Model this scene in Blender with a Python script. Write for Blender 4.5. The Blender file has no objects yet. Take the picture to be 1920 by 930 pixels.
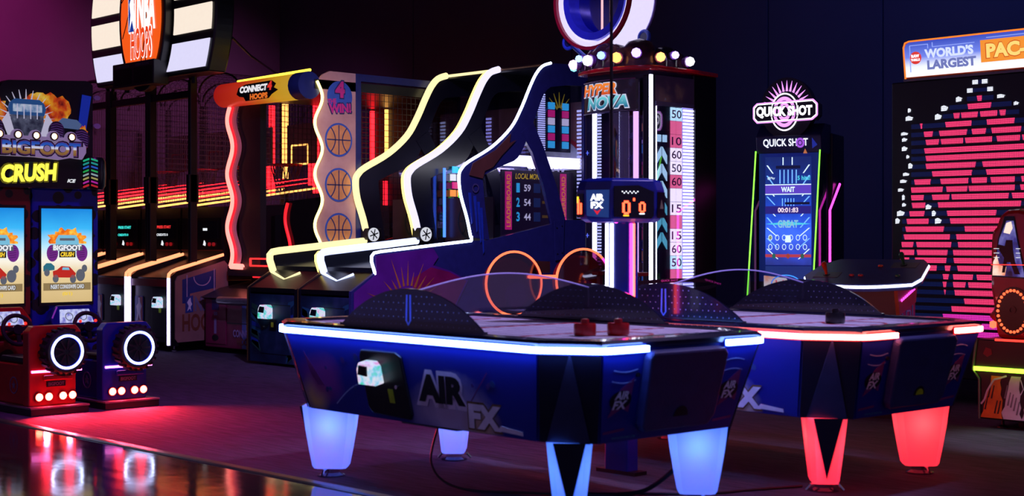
import bpy, math, random
from mathutils import Vector, Matrix
random.seed(7)
scene = bpy.context.scene
col = scene.collection
R_ = math.radians

# ------------------------------------------------------------------ camera
cam_data = bpy.data.cameras.new('camera')
cam = bpy.data.objects.new('camera', cam_data); col.objects.link(cam)
cam.location = (0, 0, 1.27); cam.rotation_euler = (R_(90), 0, R_(46))
cam_data.sensor_width = 36; cam_data.lens = 51.56; cam_data.shift_y = -0.0078
cam_data.dof.use_dof = True; cam_data.dof.focus_distance = 13.5; cam_data.dof.aperture_fstop = 3.2
cam_data.clip_end = 100
scene.camera = cam

# ------------------------------------------------------------------ world, room and fill lamps, exposure
world = bpy.data.worlds.new('dim_hall'); scene.world = world; world.use_nodes = True
bg = world.node_tree.nodes['Background']
bg.inputs[0].default_value = (0.30, 0.19, 0.50, 1); bg.inputs[1].default_value = 0.36
vs = scene.view_settings
vs.view_transform = 'Standard'; vs.look = 'None'; vs.exposure = 0.0; vs.gamma = 1.0
vs.use_curve_mapping = False

def spot(name, loc, target, color, power, angle, blend=0.8, size=0.15):
    d = bpy.data.lights.new(name, 'SPOT'); d.energy = power; d.color = color
    d.spot_size = R_(angle); d.spot_blend = blend; d.shadow_soft_size = size
    o = bpy.data.objects.new(name, d); col.objects.link(o); o.location = loc
    o.rotation_euler = (Vector(target) - Vector(loc)).to_track_quat('-Z', 'Y').to_euler()
    return o
# unseen coloured ceiling spots; the fill spots are added to brighten surfaces
spot('ceiling_spot_magenta', (-14.5, 4.5, 5.3), (-19, 8.3, 4.35), (0.85, 0.05, 0.40), 3000, 28, 1.0)
spot('ceiling_spot_violet', (-13.2, 11.4, 5.4), (-18.6, 11.4, 1.9), (0.55, 0.13, 0.40), 1500, 62, 1.0)
spot('ceiling_spot_blue', (-6.0, 9.0, 5.4), (-8, 13.3, 3.2), (0.02, 0.07, 0.45), 600, 75, 1.0)
spot('ceiling_spot_purple', (-8.0, 5.2, 5.4), (-9.0, 6.6, 0), (0.42, 0.05, 0.60), 1000, 80, 1.0)
spot('fill_spot_tables', (-3.6, 7.6, 5.4), (-5.2, 6.0, 0.8), (0.55, 0.42, 1.0), 1000, 42, 0.7)  # added fill to brighten the play fields, no fitting behind it
spot('fill_spot_row', (-6.8, 5.6, 5.4), (-11.6, 9.8, 1.3), (0.42, 0.30, 1.0), 1500, 50, 1.0)  # added fill for the front and right faces of the machines
spot('fill_spot_wing', (-9.6, 6.6, 5.3), (-12.8, 9.7, 2.2), (1.0, 0.72, 0.70), 650, 22, 1.0)  # added fill on the wood wing, standing in for nearby LED light
spot('ceiling_spot_right', (-4.2, 7.4, 5.4), (-4.35, 8.70, 0), (0.80, 0.78, 1.0), 800, 15, 0.6)

# ------------------------------------------------------------------ helpers
def srgb(r, g, b):
    f = lambda c: (c/255/12.92) if c/255 <= 0.04045 else ((c/255+0.055)/1.055)**2.4
    return (f(r), f(g), f(b), 1)
MATS = {}
def mat(name, rgb, rough=0.5, metal=0.0, var=0.12, scale=14.0, bump=0.0, coat=0.0):
    if name in MATS: return MATS[name]
    m = bpy.data.materials.new(name); m.use_nodes = True; nt = m.node_tree; b = nt.nodes['Principled BSDF']
    c = srgb(*rgb)
    tc = nt.nodes.new('ShaderNodeTexCoord'); nz = nt.nodes.new('ShaderNodeTexNoise'); nz.inputs['Scale'].default_value = scale
    nz.inputs['Detail'].default_value = 4
    nt.links.new(tc.outputs['Object'], nz.inputs['Vector'])
    rp = nt.nodes.new('ShaderNodeValToRGB'); nt.links.new(nz.outputs['Fac'], rp.inputs[0])
    rp.color_ramp.elements[0].position = 0.3; rp.color_ramp.elements[1].position = 0.7
    rp.color_ramp.elements[0].color = tuple(x*(1-var) for x in c[:3]) + (1,)
    rp.color_ramp.elements[1].color = tuple(min(1, x*(1+var)) for x in c[:3]) + (1,)
    nt.links.new(rp.outputs[0], b.inputs['Base Color'])
    b.inputs['Roughness'].default_value = rough; b.inputs['Metallic'].default_value = metal
    if coat: b.inputs['Coat Weight'].default_value = coat
    if bump:
        bp = nt.nodes.new('ShaderNodeBump'); bp.inputs['Strength'].default_value = bump; bp.inputs['Distance'].default_value = 0.01
        n2 = nt.nodes.new('ShaderNodeTexNoise'); n2.inputs['Scale'].default_value = scale*12
        nt.links.new(tc.outputs['Object'], n2.inputs['Vector']); nt.links.new(n2.outputs['Fac'], bp.inputs['Height'])
        nt.links.new(bp.outputs[0], b.inputs['Normal'])
    MATS[name] = m; return m
def emit(name, rgb, strength, base=None):
    """a lit thing: lamp, diffuser, screen, backlit print or painted-in glow"""
    if name in MATS: return MATS[name]
    m = bpy.data.materials.new(name); m.use_nodes = True; nt = m.node_tree; b = nt.nodes['Principled BSDF']
    c = srgb(*rgb)
    b.inputs['Base Color'].default_value = srgb(*(base or (30, 30, 34))); b.inputs['Roughness'].default_value = 0.4
    tc = nt.nodes.new('ShaderNodeTexCoord'); nz = nt.nodes.new('ShaderNodeTexNoise'); nz.inputs['Scale'].default_value = 30
    nt.links.new(tc.outputs['Object'], nz.inputs['Vector'])
    rp = nt.nodes.new('ShaderNodeValToRGB'); nt.links.new(nz.outputs['Fac'], rp.inputs[0])
    rp.color_ramp.elements[0].color = tuple(x*0.94 for x in c[:3]) + (1,); rp.color_ramp.elements[1].color = c
    nt.links.new(rp.outputs[0], b.inputs['Emission Color']); b.inputs['Emission Strength'].default_value = strength
    MATS[name] = m; return m
def lamp(parent, name, loc, color, power, size=0.02):
    """the light given off by a lamp that is built as a part"""
    d = bpy.data.lights.new(name, 'POINT'); d.energy = power; d.color = color; d.shadow_soft_size = size
    o = bpy.data.objects.new(name, d); col.objects.link(o); o.parent = parent
    o.location = Vector(loc)-OFF.get(parent.name, Vector((0, 0, 0))); return o
def glass(name, rgb, gloss=0.10, rough=0.03):
    if name in MATS: return MATS[name]
    m = bpy.data.materials.new(name); m.use_nodes = True; nt = m.node_tree
    for n in list(nt.nodes): nt.nodes.remove(n)
    out = nt.nodes.new('ShaderNodeOutputMaterial'); mx = nt.nodes.new('ShaderNodeMixShader')
    t = nt.nodes.new('ShaderNodeBsdfTransparent'); t.inputs[0].default_value = srgb(*rgb)
    g = nt.nodes.new('ShaderNodeBsdfGlossy'); g.inputs['Roughness'].default_value = rough; g.inputs['Color'].default_value = (0.9, 0.9, 1, 1)
    mx.inputs[0].default_value = gloss
    nt.links.new(t.outputs[0], mx.inputs[1]); nt.links.new(g.outputs[0], mx.inputs[2]); nt.links.new(mx.outputs[0], out.inputs[0])
    MATS[name] = m; return m
def ramp_mat(name, axis, stops, lo, hi, strength=0.0, rough=0.4, noise=0.0):
    """printed or displayed colours running along one axis of the object"""
    m = bpy.data.materials.new(name); m.use_nodes = True; nt = m.node_tree; b = nt.nodes['Principled BSDF']
    tc = nt.nodes.new('ShaderNodeTexCoord'); sp = nt.nodes.new('ShaderNodeSeparateXYZ'); nt.links.new(tc.outputs['Object'], sp.inputs[0])
    mr = nt.nodes.new('ShaderNodeMapRange'); mr.inputs['From Min'].default_value = lo; mr.inputs['From Max'].default_value = hi
    nt.links.new(sp.outputs['XYZ'.index(axis)], mr.inputs['Value'])
    src = mr.outputs[0]
    if noise:
        nz = nt.nodes.new('ShaderNodeTexNoise'); nz.inputs['Scale'].default_value = 6; nt.links.new(tc.outputs['Object'], nz.inputs['Vector'])
        ma = nt.nodes.new('ShaderNodeMath'); ma.operation = 'MULTIPLY_ADD'; ma.inputs[1].default_value = noise; ma.inputs[2].default_value = -noise/2
        nt.links.new(nz.outputs['Fac'], ma.inputs[0])
        ad = nt.nodes.new('ShaderNodeMath'); ad.operation = 'ADD'; nt.links.new(src, ad.inputs[0]); nt.links.new(ma.outputs[0], ad.inputs[1]); src = ad.outputs[0]
    rp = nt.nodes.new('ShaderNodeValToRGB'); nt.links.new(src, rp.inputs[0])
    els = rp.color_ramp.elements
    els[0].position = stops[0][0]; els[0].color = srgb(*stops[0][1]); els[1].position = stops[-1][0]; els[1].color = srgb(*stops[-1][1])
    for p, c in stops[1:-1]:
        e = els.new(p); e.color = srgb(*c)
    b.inputs['Roughness'].default_value = rough
    if strength:
        b.inputs['Base Color'].default_value = (0.02, 0.02, 0.02, 1)
        nt.links.new(rp.outputs[0], b.inputs['Emission Color']); b.inputs['Emission Strength'].default_value = strength
    else: nt.links.new(rp.outputs[0], b.inputs['Base Color'])
    MATS[name] = m; return m
def noise_print(name, stops, scale=3.0, rough=0.4, kind='noise', strength=0.0):
    """blotchy printed artwork"""
    m = bpy.data.materials.new(name); m.use_nodes = True; nt = m.node_tree; b = nt.nodes['Principled BSDF']
    tc = nt.nodes.new('ShaderNodeTexCoord')
    if kind == 'voronoi':
        nz = nt.nodes.new('ShaderNodeTexVoronoi'); o = nz.outputs['Distance']
    else:
        nz = nt.nodes.new('ShaderNodeTexNoise'); nz.inputs['Detail'].default_value = 5; o = nz.outputs['Fac']
    nz.inputs['Scale'].default_value = scale
    nt.links.new(tc.outputs['Object'], nz.inputs['Vector'])
    rp = nt.nodes.new('ShaderNodeValToRGB'); nt.links.new(o, rp.inputs[0]); els = rp.color_ramp.elements
    els[0].position = stops[0][0]; els[0].color = srgb(*stops[0][1]); els[1].position = stops[-1][0]; els[1].color = srgb(*stops[-1][1])
    for p, c in stops[1:-1]:
        e = els.new(p); e.color = srgb(*c)
    if strength:
        nt.links.new(rp.outputs[0], b.inputs['Emission Color']); b.inputs['Emission Strength'].default_value = strength
        b.inputs['Base Color'].default_value = (0.01, 0.01, 0.01, 1)
    else: nt.links.new(rp.outputs[0], b.inputs['Base Color'])
    b.inputs['Roughness'].default_value = rough
    MATS[name] = m; return m

class Frame:
    def __init__(s, o, r=(1, 0, 0), u=(0, 0, 1)):
        s.o = Vector(o); s.r = Vector(r).normalized(); s.u = Vector(u).normalized(); s.n = s.r.cross(s.u)
    def at(s, a, b, c=0.0): return s.o + s.r*a + s.u*b + s.n*c
XF = ((1, 0, 0), (0, 0, 1))      # a front that looks along -Y
YF = ((0, 1, 0), (0, 0, 1))      # a side that looks along +X

class MB:
    def __init__(s): s.v = []; s.f = []
    def add(s, vs, fs):
        n = len(s.v); s.v += [tuple(v) for v in vs]; s.f += [tuple(i+n for i in f) for f in fs]; return s
    def box(s, x0, x1, y0, y1, z0, z1):
        return s.add([(x, y, z) for z in (z0, z1) for x, y in ((x0, y0), (x1, y0), (x1, y1), (x0, y1))],
                     [(3, 2, 1, 0), (4, 5, 6, 7), (0, 1, 5, 4), (1, 2, 6, 5), (2, 3, 7, 6), (3, 0, 4, 7)])
    def fbox(s, F, a0, a1, b0, b1, c0, c1):
        return s.plate(F, [(a0, b0), (a1, b0), (a1, b1), (a0, b1)], c0, c1)
    def plate(s, F, poly, c0=0.0, c1=0.004):
        n = len(poly)
        ar = sum(poly[i][0]*poly[(i+1) % n][1]-poly[(i+1) % n][0]*poly[i][1] for i in range(n))
        if ar < 0: poly = poly[::-1]
        vs = [F.at(a, b, c0) for a, b in poly] + [F.at(a, b, c1) for a, b in poly]
        return s.add(vs, [tuple(range(n-1, -1, -1)), tuple(range(n, 2*n))] + [(i, (i+1) % n, n+(i+1) % n, n+i) for i in range(n)])
    def loft(s, rings, cap=True):
        n = len(rings[0]); vs = [p for r in rings for p in r]; fs = []
        for k in range(len(rings)-1):
            for i in range(n):
                j = (i+1) % n; fs.append((k*n+i, k*n+j, (k+1)*n+j, (k+1)*n+i))
        if cap: fs += [tuple(range(n-1, -1, -1)), tuple(range((len(rings)-1)*n, len(rings)*n))]
        return s.add(vs, fs)
    def tube(s, pts, r, n=8, closed=False):
        pts = [Vector(p) for p in pts]; m = len(pts); rings = []
        t0 = None; nrm = None
        for i, p in enumerate(pts):
            a = pts[i-1] if (i > 0 or closed) else p; b = pts[(i+1) % m] if (i < m-1 or closed) else p
            t = (b-a).normalized()
            if nrm is None:
                up = Vector((0, 0, 1)) if abs(t.z) < 0.9 else Vector((1, 0, 0)); nrm = t.cross(up).normalized()
            else:
                nrm = (nrm - t*nrm.dot(t)).normalized()
            bn = t.cross(nrm); rr = r[i] if isinstance(r, (list, tuple)) else r
            rings.append([p + (nrm*math.cos(2*math.pi*k/n)+bn*math.sin(2*math.pi*k/n))*rr for k in range(n)])
        if closed: return s.loft(rings+[rings[0]], cap=False)
        return s.loft(rings)
    def cyl(s, a, b, r0, r1=None, n=20):
        return s.tube([a, b], [r0, r0 if r1 is None else r1], n)
    def lathe(s, c, prof, n=24, ax='z'):
        rings = []
        for r, h in prof:
            ring = []
            for k in range(n):
                t = 2*math.pi*k/n; a, b = r*math.cos(t), r*math.sin(t)
                ring.append({'z': (c[0]+a, c[1]+b, c[2]+h), 'y': (c[0]+a, c[1]-h, c[2]+b), 'x': (c[0]+h, c[1]+a, c[2]+b)}[ax])
            rings.append(ring)
        return s.loft(rings)
    def ring(s, F, c, R, r, n=40, m=8, sx=1.0):
        pts = [F.at(c[0]+R*sx*math.cos(2*math.pi*k/n), c[1]+R*math.sin(2*math.pi*k/n), c[2] if len(c) > 2 else 0) for k in range(n)]
        return s.tube(pts, r, m, closed=True)
    def strip(s, pts, z0, z1, t):
        """upright band along a plan path, t thick towards the right of travel"""
        pts = [Vector((p[0], p[1], 0)) for p in pts]; ins = []; m = len(pts)
        for i, p in enumerate(pts):
            a = pts[max(0, i-1)]; b = pts[min(m-1, i+1)]; d = (b-a).normalized(); ins.append(p + Vector((d.y, -d.x, 0))*t)
        rings = [[(p.x, p.y, z0), (q.x, q.y, z0), (q.x, q.y, z1), (p.x, p.y, z1)] for p, q in zip(pts, ins)]
        return s.loft(rings)

OFF = {}
def part(name, mb, m, parent=None, smooth=False, bevel=0.0, kind=None, label=None):
    off = OFF.get(parent.name, Vector((0, 0, 0))) if parent else Vector((0, 0, 0))
    me = bpy.data.meshes.new(name)
    me.from_pydata([tuple(Vector(v)-off) for v in mb.v], [], mb.f); me.update()
    me.materials.append(m)
    if smooth:
        for p in me.polygons: p.use_smooth = True
        try: me.set_sharp_from_angle(angle=R_(40))
        except Exception: pass
    o = bpy.data.objects.new(name, me); col.objects.link(o)
    if parent: o.parent = parent; OFF[o.name] = off
    if bevel:
        b = o.modifiers.new('bevel', 'BEVEL'); b.width = bevel; b.segments = 2; b.limit_method = 'ANGLE'
    if kind: o['kind'] = kind
    if label: o['label'] = label
    return o
def thing(name, label, cat, loc=(0, 0, 0), rz=0.0, group=None, world=True):
    o = bpy.data.objects.new(name, None); col.objects.link(o); o.empty_display_size = 0.1
    o.location = loc; o.rotation_euler = (0, 0, rz); o['label'] = label; o['category'] = cat
    if group: o['group'] = group
    OFF[o.name] = Vector(loc) if world else Vector((0, 0, 0))
    return o
def tag(o, label, cat, group=None):
    o['label'] = label; o['category'] = cat
    if group: o['group'] = group
    return o
def struct(name, mb, m, parent=None, bevel=0):
    o = part(name, mb, m, parent, bevel=bevel)
    if not parent: o['kind'] = 'structure'
    return o
FONT_CACHE = {}
def text_mesh(s, off=0.0, shear=0.0):
    k = (s, off, shear)
    if k in FONT_CACHE: return FONT_CACHE[k]
    cu = bpy.data.curves.new('lettering', 'FONT'); cu.body = s; cu.offset = off; cu.shear = shear; cu.resolution_u = 3
    o = bpy.data.objects.new('lettering', cu); col.objects.link(o); bpy.context.view_layer.update()
    me = o.to_mesh(); vs = [tuple(v.co) for v in me.vertices]; fs = [tuple(p.vertices) for p in me.polygons]
    o.to_mesh_clear(); bpy.data.objects.remove(o); bpy.data.curves.remove(cu)
    x0 = min(v[0] for v in vs); x1 = max(v[0] for v in vs); y0 = min(v[1] for v in vs); y1 = max(v[1] for v in vs)
    vs = [((v[0]-(x0+x1)/2)/(x1-x0), (v[1]-(y0+y1)/2)/(y1-y0)) for v in vs]
    FONT_CACHE[k] = (vs, fs); return vs, fs
def text(parent, s, F, c, w, h, m, name='lettering', n=0.003, off=0.015, shear=0.0, rot=0.0, label=None):
    vs, fs = text_mesh(s, off, shear)
    ca, sa = math.cos(rot), math.sin(rot); mb = MB()
    pts = [(a*w*ca-b*h*sa+c[0], a*w*sa+b*h*ca+c[1]) for a, b in vs]
    mb.add([F.at(a, b, n) for a, b in pts], fs)
    return part(name, mb, m, parent, label=label)
def circle(c, r, n=28, sx=1.0, a0=0.0, a1=2*math.pi):
    full = abs(a1-a0) > 6.28
    k = n if full else n+1
    return [(c[0]+r*sx*math.cos(a0+(a1-a0)*i/n), c[1]+r*math.sin(a0+(a1-a0)*i/n)) for i in range(k)]
def annulus(mb, F, c, r0, r1, n=32, c0=0.0, c1=0.003, sx=1.0, a0=0.0, a1=2*math.pi):
    for i in range(n):
        t, u = a0+(a1-a0)*i/n, a0+(a1-a0)*(i+1)/n
        mb.plate(F, [(c[0]+r*sx*math.cos(k), c[1]+r*math.sin(k)) for r, k in ((r0, t), (r1, t), (r1, u), (r0, u))], c0, c1)
    return mb
def line(mb, F, a, b, w, c0=0.0, c1=0.003):
    d = Vector((b[0]-a[0], b[1]-a[1])).normalized()*w/2; nx, ny = -d.y, d.x
    return mb.plate(F, [(a[0]-nx, a[1]-ny), (b[0]-nx, b[1]-ny), (b[0]+nx, b[1]+ny), (a[0]+nx, a[1]+ny)], c0, c1)
def smooth_path(pts, n=6):
    """Catmull-Rom through the points"""
    P = [Vector(p) for p in pts]; out = []
    for i in range(len(P)-1):
        p0 = P[max(0, i-1)]; p1 = P[i]; p2 = P[i+1]; p3 = P[min(len(P)-1, i+2)]
        for k in range(n):
            t = k/n
            out.append(0.5*((2*p1)+(p2-p0)*t+(2*p0-5*p1+4*p2-p3)*t*t+(3*p1-p0-3*p2+p3)*t**3))
    out.append(P[-1]); return out

# shared materials
BLACK = mat('black_laminate', (14, 13, 18), 0.35, var=0.2)
BLACKM = mat('black_satin_metal', (16, 16, 20), 0.4, 0.3)
NAVY = mat('navy_laminate', (16, 26, 92), 0.35)
CHROME = mat('chrome', (200, 200, 205), 0.15, 1.0, var=0.03)
WHITE_LED = emit('white_led', (225, 228, 255), 7)
BLUE_LED = emit('blue_white_led', (110, 150, 255), 26)
BLUE_GLOW = emit('blue_led_bloom', (20, 50, 255), 1.6)
RED_LED = emit('red_led', (255, 70, 60), 9)
RED_GLOW = emit('red_led_bloom', (255, 10, 25), 1.4)
WARM_LED = emit('warm_led', (255, 225, 140), 5)
PINK_LED = emit('magenta_led', (255, 60, 215), 4.0)
WHITE_PRINT = mat('white_print', (215, 215, 225), 0.5, var=0.05)
CLEAR = glass('clear_acrylic', (225, 225, 240), 0.15)
TINT = glass('tinted_acrylic', (218, 214, 230), 0.09)

# ------------------------------------------------------------------ the hall
def carpet_material():
    m = bpy.data.materials.new('streaked_carpet'); m.use_nodes = True; nt = m.node_tree; b = nt.nodes['Principled BSDF']
    tc = nt.nodes.new('ShaderNodeTexCoord'); mp = nt.nodes.new('ShaderNodeMapping'); mp.inputs['Scale'].default_value = (1.2, 26, 1)
    mp.inputs['Rotation'].default_value = (0, 0, R_(-42))
    nt.links.new(tc.outputs['Object'], mp.inputs[0])
    n1 = nt.nodes.new('ShaderNodeTexNoise'); n1.inputs['Scale'].default_value = 3; n1.inputs['Detail'].default_value = 6
    nt.links.new(mp.outputs[0], n1.inputs['Vector'])
    rp = nt.nodes.new('ShaderNodeValToRGB'); nt.links.new(n1.outputs['Fac'], rp.inputs[0])
    rp.color_ramp.elements[0].position = 0.35; rp.color_ramp.elements[0].color = srgb(26, 22, 32)
    rp.color_ramp.elements[1].position = 0.66; rp.color_ramp.elements[1].color = srgb(76, 68, 88)
    nt.links.new(rp.outputs[0], b.inputs['Base Color']); b.inputs['Roughness'].default_value = 0.95
    n2 = nt.nodes.new('ShaderNodeTexNoise'); n2.inputs['Scale'].default_value = 140
    nt.links.new(tc.outputs['Object'], n2.inputs['Vector'])
    bp = nt.nodes.new('ShaderNodeBump'); bp.inputs['Strength'].default_value = 0.5; bp.inputs['Distance'].default_value = 0.01
    nt.links.new(n2.outputs['Fac'], bp.inputs['Height']); nt.links.new(bp.outputs[0], b.inputs['Normal'])
    return m
def polished_material():
    m = bpy.data.materials.new('polished_floor'); m.use_nodes = True; nt = m.node_tree; b = nt.nodes['Principled BSDF']
    tc = nt.nodes.new('ShaderNodeTexCoord'); mp = nt.nodes.new('ShaderNodeMapping'); mp.inputs['Scale'].default_value = (1.0, 9, 1)
    mp.inputs['Rotation'].default_value = (0, 0, R_(-46))
    nt.links.new(tc.outputs['Object'], mp.inputs[0])
    n1 = nt.nodes.new('ShaderNodeTexNoise'); n1.inputs['Scale'].default_value = 2.5; n1.inputs['Detail'].default_value = 5
    nt.links.new(mp.outputs[0], n1.inputs['Vector'])
    rp = nt.nodes.new('ShaderNodeValToRGB'); nt.links.new(n1.outputs['Fac'], rp.inputs[0])
    rp.color_ramp.elements[0].color = srgb(26, 26, 30); rp.color_ramp.elements[1].color = srgb(50, 48, 54)
    nt.links.new(rp.outputs[0], b.inputs['Base Color'])
    r2 = nt.nodes.new('ShaderNodeMapRange'); r2.inputs['To Min'].default_value = 0.05; r2.inputs['To Max'].default_value = 0.13
    nt.links.new(n1.outputs['Fac'], r2.inputs['Value']); nt.links.new(r2.outputs[0], b.inputs['Roughness'])
    b.inputs['Coat Weight'].default_value = 0.0; b.inputs['Coat Roughness'].default_value = 0.06
    n2 = nt.nodes.new('ShaderNodeTexNoise'); n2.inputs['Scale'].default_value = 5
    nt.links.new(tc.outputs['Object'], n2.inputs['Vector'])
    bp = nt.nodes.new('ShaderNodeBump'); bp.inputs['Strength'].default_value = 0.04; bp.inputs['Distance'].default_value = 0.02
    nt.links.new(n2.outputs['Fac'], bp.inputs['Height']); nt.links.new(bp.outputs[0], b.inputs['Normal'])
    return m
struct('floor', MB().box(-19.2, 3, 4.60, 13.4, -0.1, 0), carpet_material())
struct('floor_polished', MB().box(-19.2, 3, -1.0, 4.56, -0.1, -0.003), polished_material())
struct('trim_1', MB().plate(Frame((0, 0, 0), (0, 1, 0), (0, 0, 1)), [(4.545, -0.09), (4.545, 0.0), (4.56, 0.006), (4.60, 0.008), (4.62, 0.004), (4.62, -0.09)], -19.2, 3), mat('edge_metal', (110, 108, 112), 0.3, 0.9))
WALL = mat('painted_wall', (78, 66, 86), 0.7, var=0.10, scale=1.2, bump=0.15)
WALLP = mat('painted_wall_panel', (62, 58, 78), 0.7, var=0.10, scale=0.8, bump=0.15)
wb = struct('wall_back', MB().box(-19.2, 3, 13.34, 13.5, 0, 5.6), mat('wall_joint', (20, 18, 26), 0.8))
xs = [-19.0, -15.77, -12.7, -9.70, -8.25, -5.2, -2.2, 3.0]
for a, b in zip(xs[:-1], xs[1:]):
    part('panel', MB().box(a+0.008, b-0.008, 13.30, 13.345, 0, 5.59), WALLP, wb, bevel=0.006)
wl = struct('wall_left', MB().box(-19.2, -19.0, -1.0, 13.34, 0, 5.6), WALL)
struct('ceiling', MB().box(-19.2, 3, -1.0, 13.5, 5.6, 5.75), mat('black_ceiling', (16, 15, 20), 0.9))
struct('baseboard_back', MB().box(-19.0, 3, 13.28, 13.30, 0, 0.12), mat('dark_base', (18, 17, 22), 0.6))

# ------------------------------------------------------------------ card reader used on most machines
READER = noise_print('reader_glow', [(0.30, (40, 230, 170)), (0.42, (150, 220, 255)), (0.52, (235, 240, 255)), (0.62, (230, 200, 255)), (0.74, (250, 80, 170))], 22, strength=0.85)
READER_RED = emit('reader_glow_red', (255, 40, 50), 1.2)
READER_DARK = mat('reader_screen', (16, 20, 34), 0.2)
def card_reader(parent, F, a, b, s=1.0, red=False):
    """glowing tap card reader: shell, dark slanted screen, base"""
    w, h = 0.062*s, 0.05*s
    sh = part('card_reader', MB().plate(F, [(a-w, b-h), (a+w, b-h), (a+w, b+h*0.55), (a+w*0.7, b+h), (a-w*0.55, b+h), (a-w*0.9, b+h*0.35)], 0.0, 0.05*s), READER_RED if red else READER, parent, bevel=0.006)
    sc = MB().plate(F, [(a-w*0.72, b-h*0.05), (a+w*0.3, b-h*0.15), (a+w*0.45, b+h*0.72), (a-w*0.42, b+h*0.78)], 0.05*s, 0.056*s)
    part('reader_screen', sc, READER_DARK, sh)
    return sh

# ------------------------------------------------------------------ air hockey tables
def octa(hl, hw, ch, z):
    cx = ch*1.6
    return [(hl, -hw+ch, z), (hl, hw-ch, z), (hl-cx, hw, z), (-hl+cx, hw, z), (-hl, hw-ch, z), (-hl, -hw+ch, z), (-hl+cx, -hw, z), (hl-cx, -hw, z)]
HL, HW, CH = 1.22, 0.68, 0.15
BL, BW, BCH = 1.11, 0.585, 0.14
CX, BCX = CH*1.6, BCH*1.6
T_BODY = mat('table_navy', (18, 32, 124), 0.38, coat=0.2)
T_CORNER = mat('table_corner_black', (15, 17, 40), 0.42)
T_RIM = mat('table_rim', (20, 22, 48), 0.25, coat=0.4)
def table_art():
    """navy print with a pale cloud behind the lettering and a yellow flare near one end"""
    m = bpy.data.materials.new('table_nebula_print'); m.use_nodes = True; nt = m.node_tree; b = nt.nodes['Principled BSDF']
    tc = nt.nodes.new('ShaderNodeTexCoord')
    nz = nt.nodes.new('ShaderNodeTexNoise'); nz.inputs['Scale'].default_value = 5; nz.inputs['Detail'].default_value = 5
    nt.links.new(tc.outputs['Object'], nz.inputs['Vector'])
    prev = None
    for c, sc, colr, base in (((0.30, -0.6, 0.46), (3.0, 0.2, 5.6), (214, 204, 232), (18, 36, 140)), ((0.52, -0.6, 0.42), (7, 0.2, 9.0), (220, 190, 150), None), ((-0.80, -0.6, 0.46), (9, 0.2, 9.5), (236, 196, 96), None), ((-0.72, -0.6, 0.56), (5, 0.2, 7), (150, 60, 150), None)):
        mp = nt.nodes.new('ShaderNodeVectorMath'); mp.operation = 'SUBTRACT'; mp.inputs[1].default_value = c; nt.links.new(tc.outputs['Object'], mp.inputs[0])
        ms = nt.nodes.new('ShaderNodeVectorMath'); ms.operation = 'MULTIPLY'; ms.inputs[1].default_value = sc; nt.links.new(mp.outputs[0], ms.inputs[0])
        ln = nt.nodes.new('ShaderNodeVectorMath'); ln.operation = 'LENGTH'; nt.links.new(ms.outputs[0], ln.inputs[0])
        ad = nt.nodes.new('ShaderNodeMath'); ad.operation = 'MULTIPLY_ADD'; ad.inputs[1].default_value = 0.9; nt.links.new(nz.outputs['Fac'], ad.inputs[0]); nt.links.new(ln.outputs['Value'], ad.inputs[2])
        mr = nt.nodes.new('ShaderNodeMapRange'); mr.inputs['From Min'].default_value = 0.75; mr.inputs['From Max'].default_value = 1.55; mr.inputs['To Min'].default_value = 0.85; mr.inputs['To Max'].default_value = 0
        nt.links.new(ad.outputs[0], mr.inputs['Value'])
        mx = nt.nodes.new('ShaderNodeMixRGB'); nt.links.new(mr.outputs[0], mx.inputs[0]); mx.inputs[2].default_value = srgb(*colr)
        if prev is None: mx.inputs[1].default_value = srgb(*base)
        else: nt.links.new(prev.outputs[0], mx.inputs[1])
        prev = mx
    nt.links.new(prev.outputs[0], b.inputs['Base Color']); b.inputs['Roughness'].default_value = 0.35
    return m
T_ART = table_art()
T_FIELD = noise_print('play_field_white', [(0.3, (206, 202, 216)), (0.7, (236, 234, 242))], 5, 0.5)
T_FIELD.node_tree.nodes['Principled BSDF'].inputs['Specular IOR Level'].default_value = 0.08
DOME = mat('perforated_black_plastic', (26, 27, 48), 0.14, coat=0.5)
DOT = mat('perforation', (150, 155, 190), 0.5)
GREYP = mat('lavender_print', (140, 132, 158), 0.45, var=0.25, scale=5)
INK = mat('black_ink', (12, 12, 20), 0.45)
PINKP = mat('pink_flare_print', (116, 40, 110), 0.45, var=0.3, scale=6)
YELP = mat('yellow_flare_print', (190, 160, 80), 0.45, var=0.35, scale=8)
STREAK = mat('pale_streak_print', (150, 170, 215), 0.45)
DOOR = mat('coin_door_black', (10, 11, 18), 0.35)
STICKER = mat('yellow_green_sticker', (150, 170, 30), 0.5)
EDGE = emit('acrylic_edge', (140, 120, 230), 0.35, (180, 175, 220))
SLOT = emit('slot_edge', (70, 90, 240), 0.35, (90, 100, 220))
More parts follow.
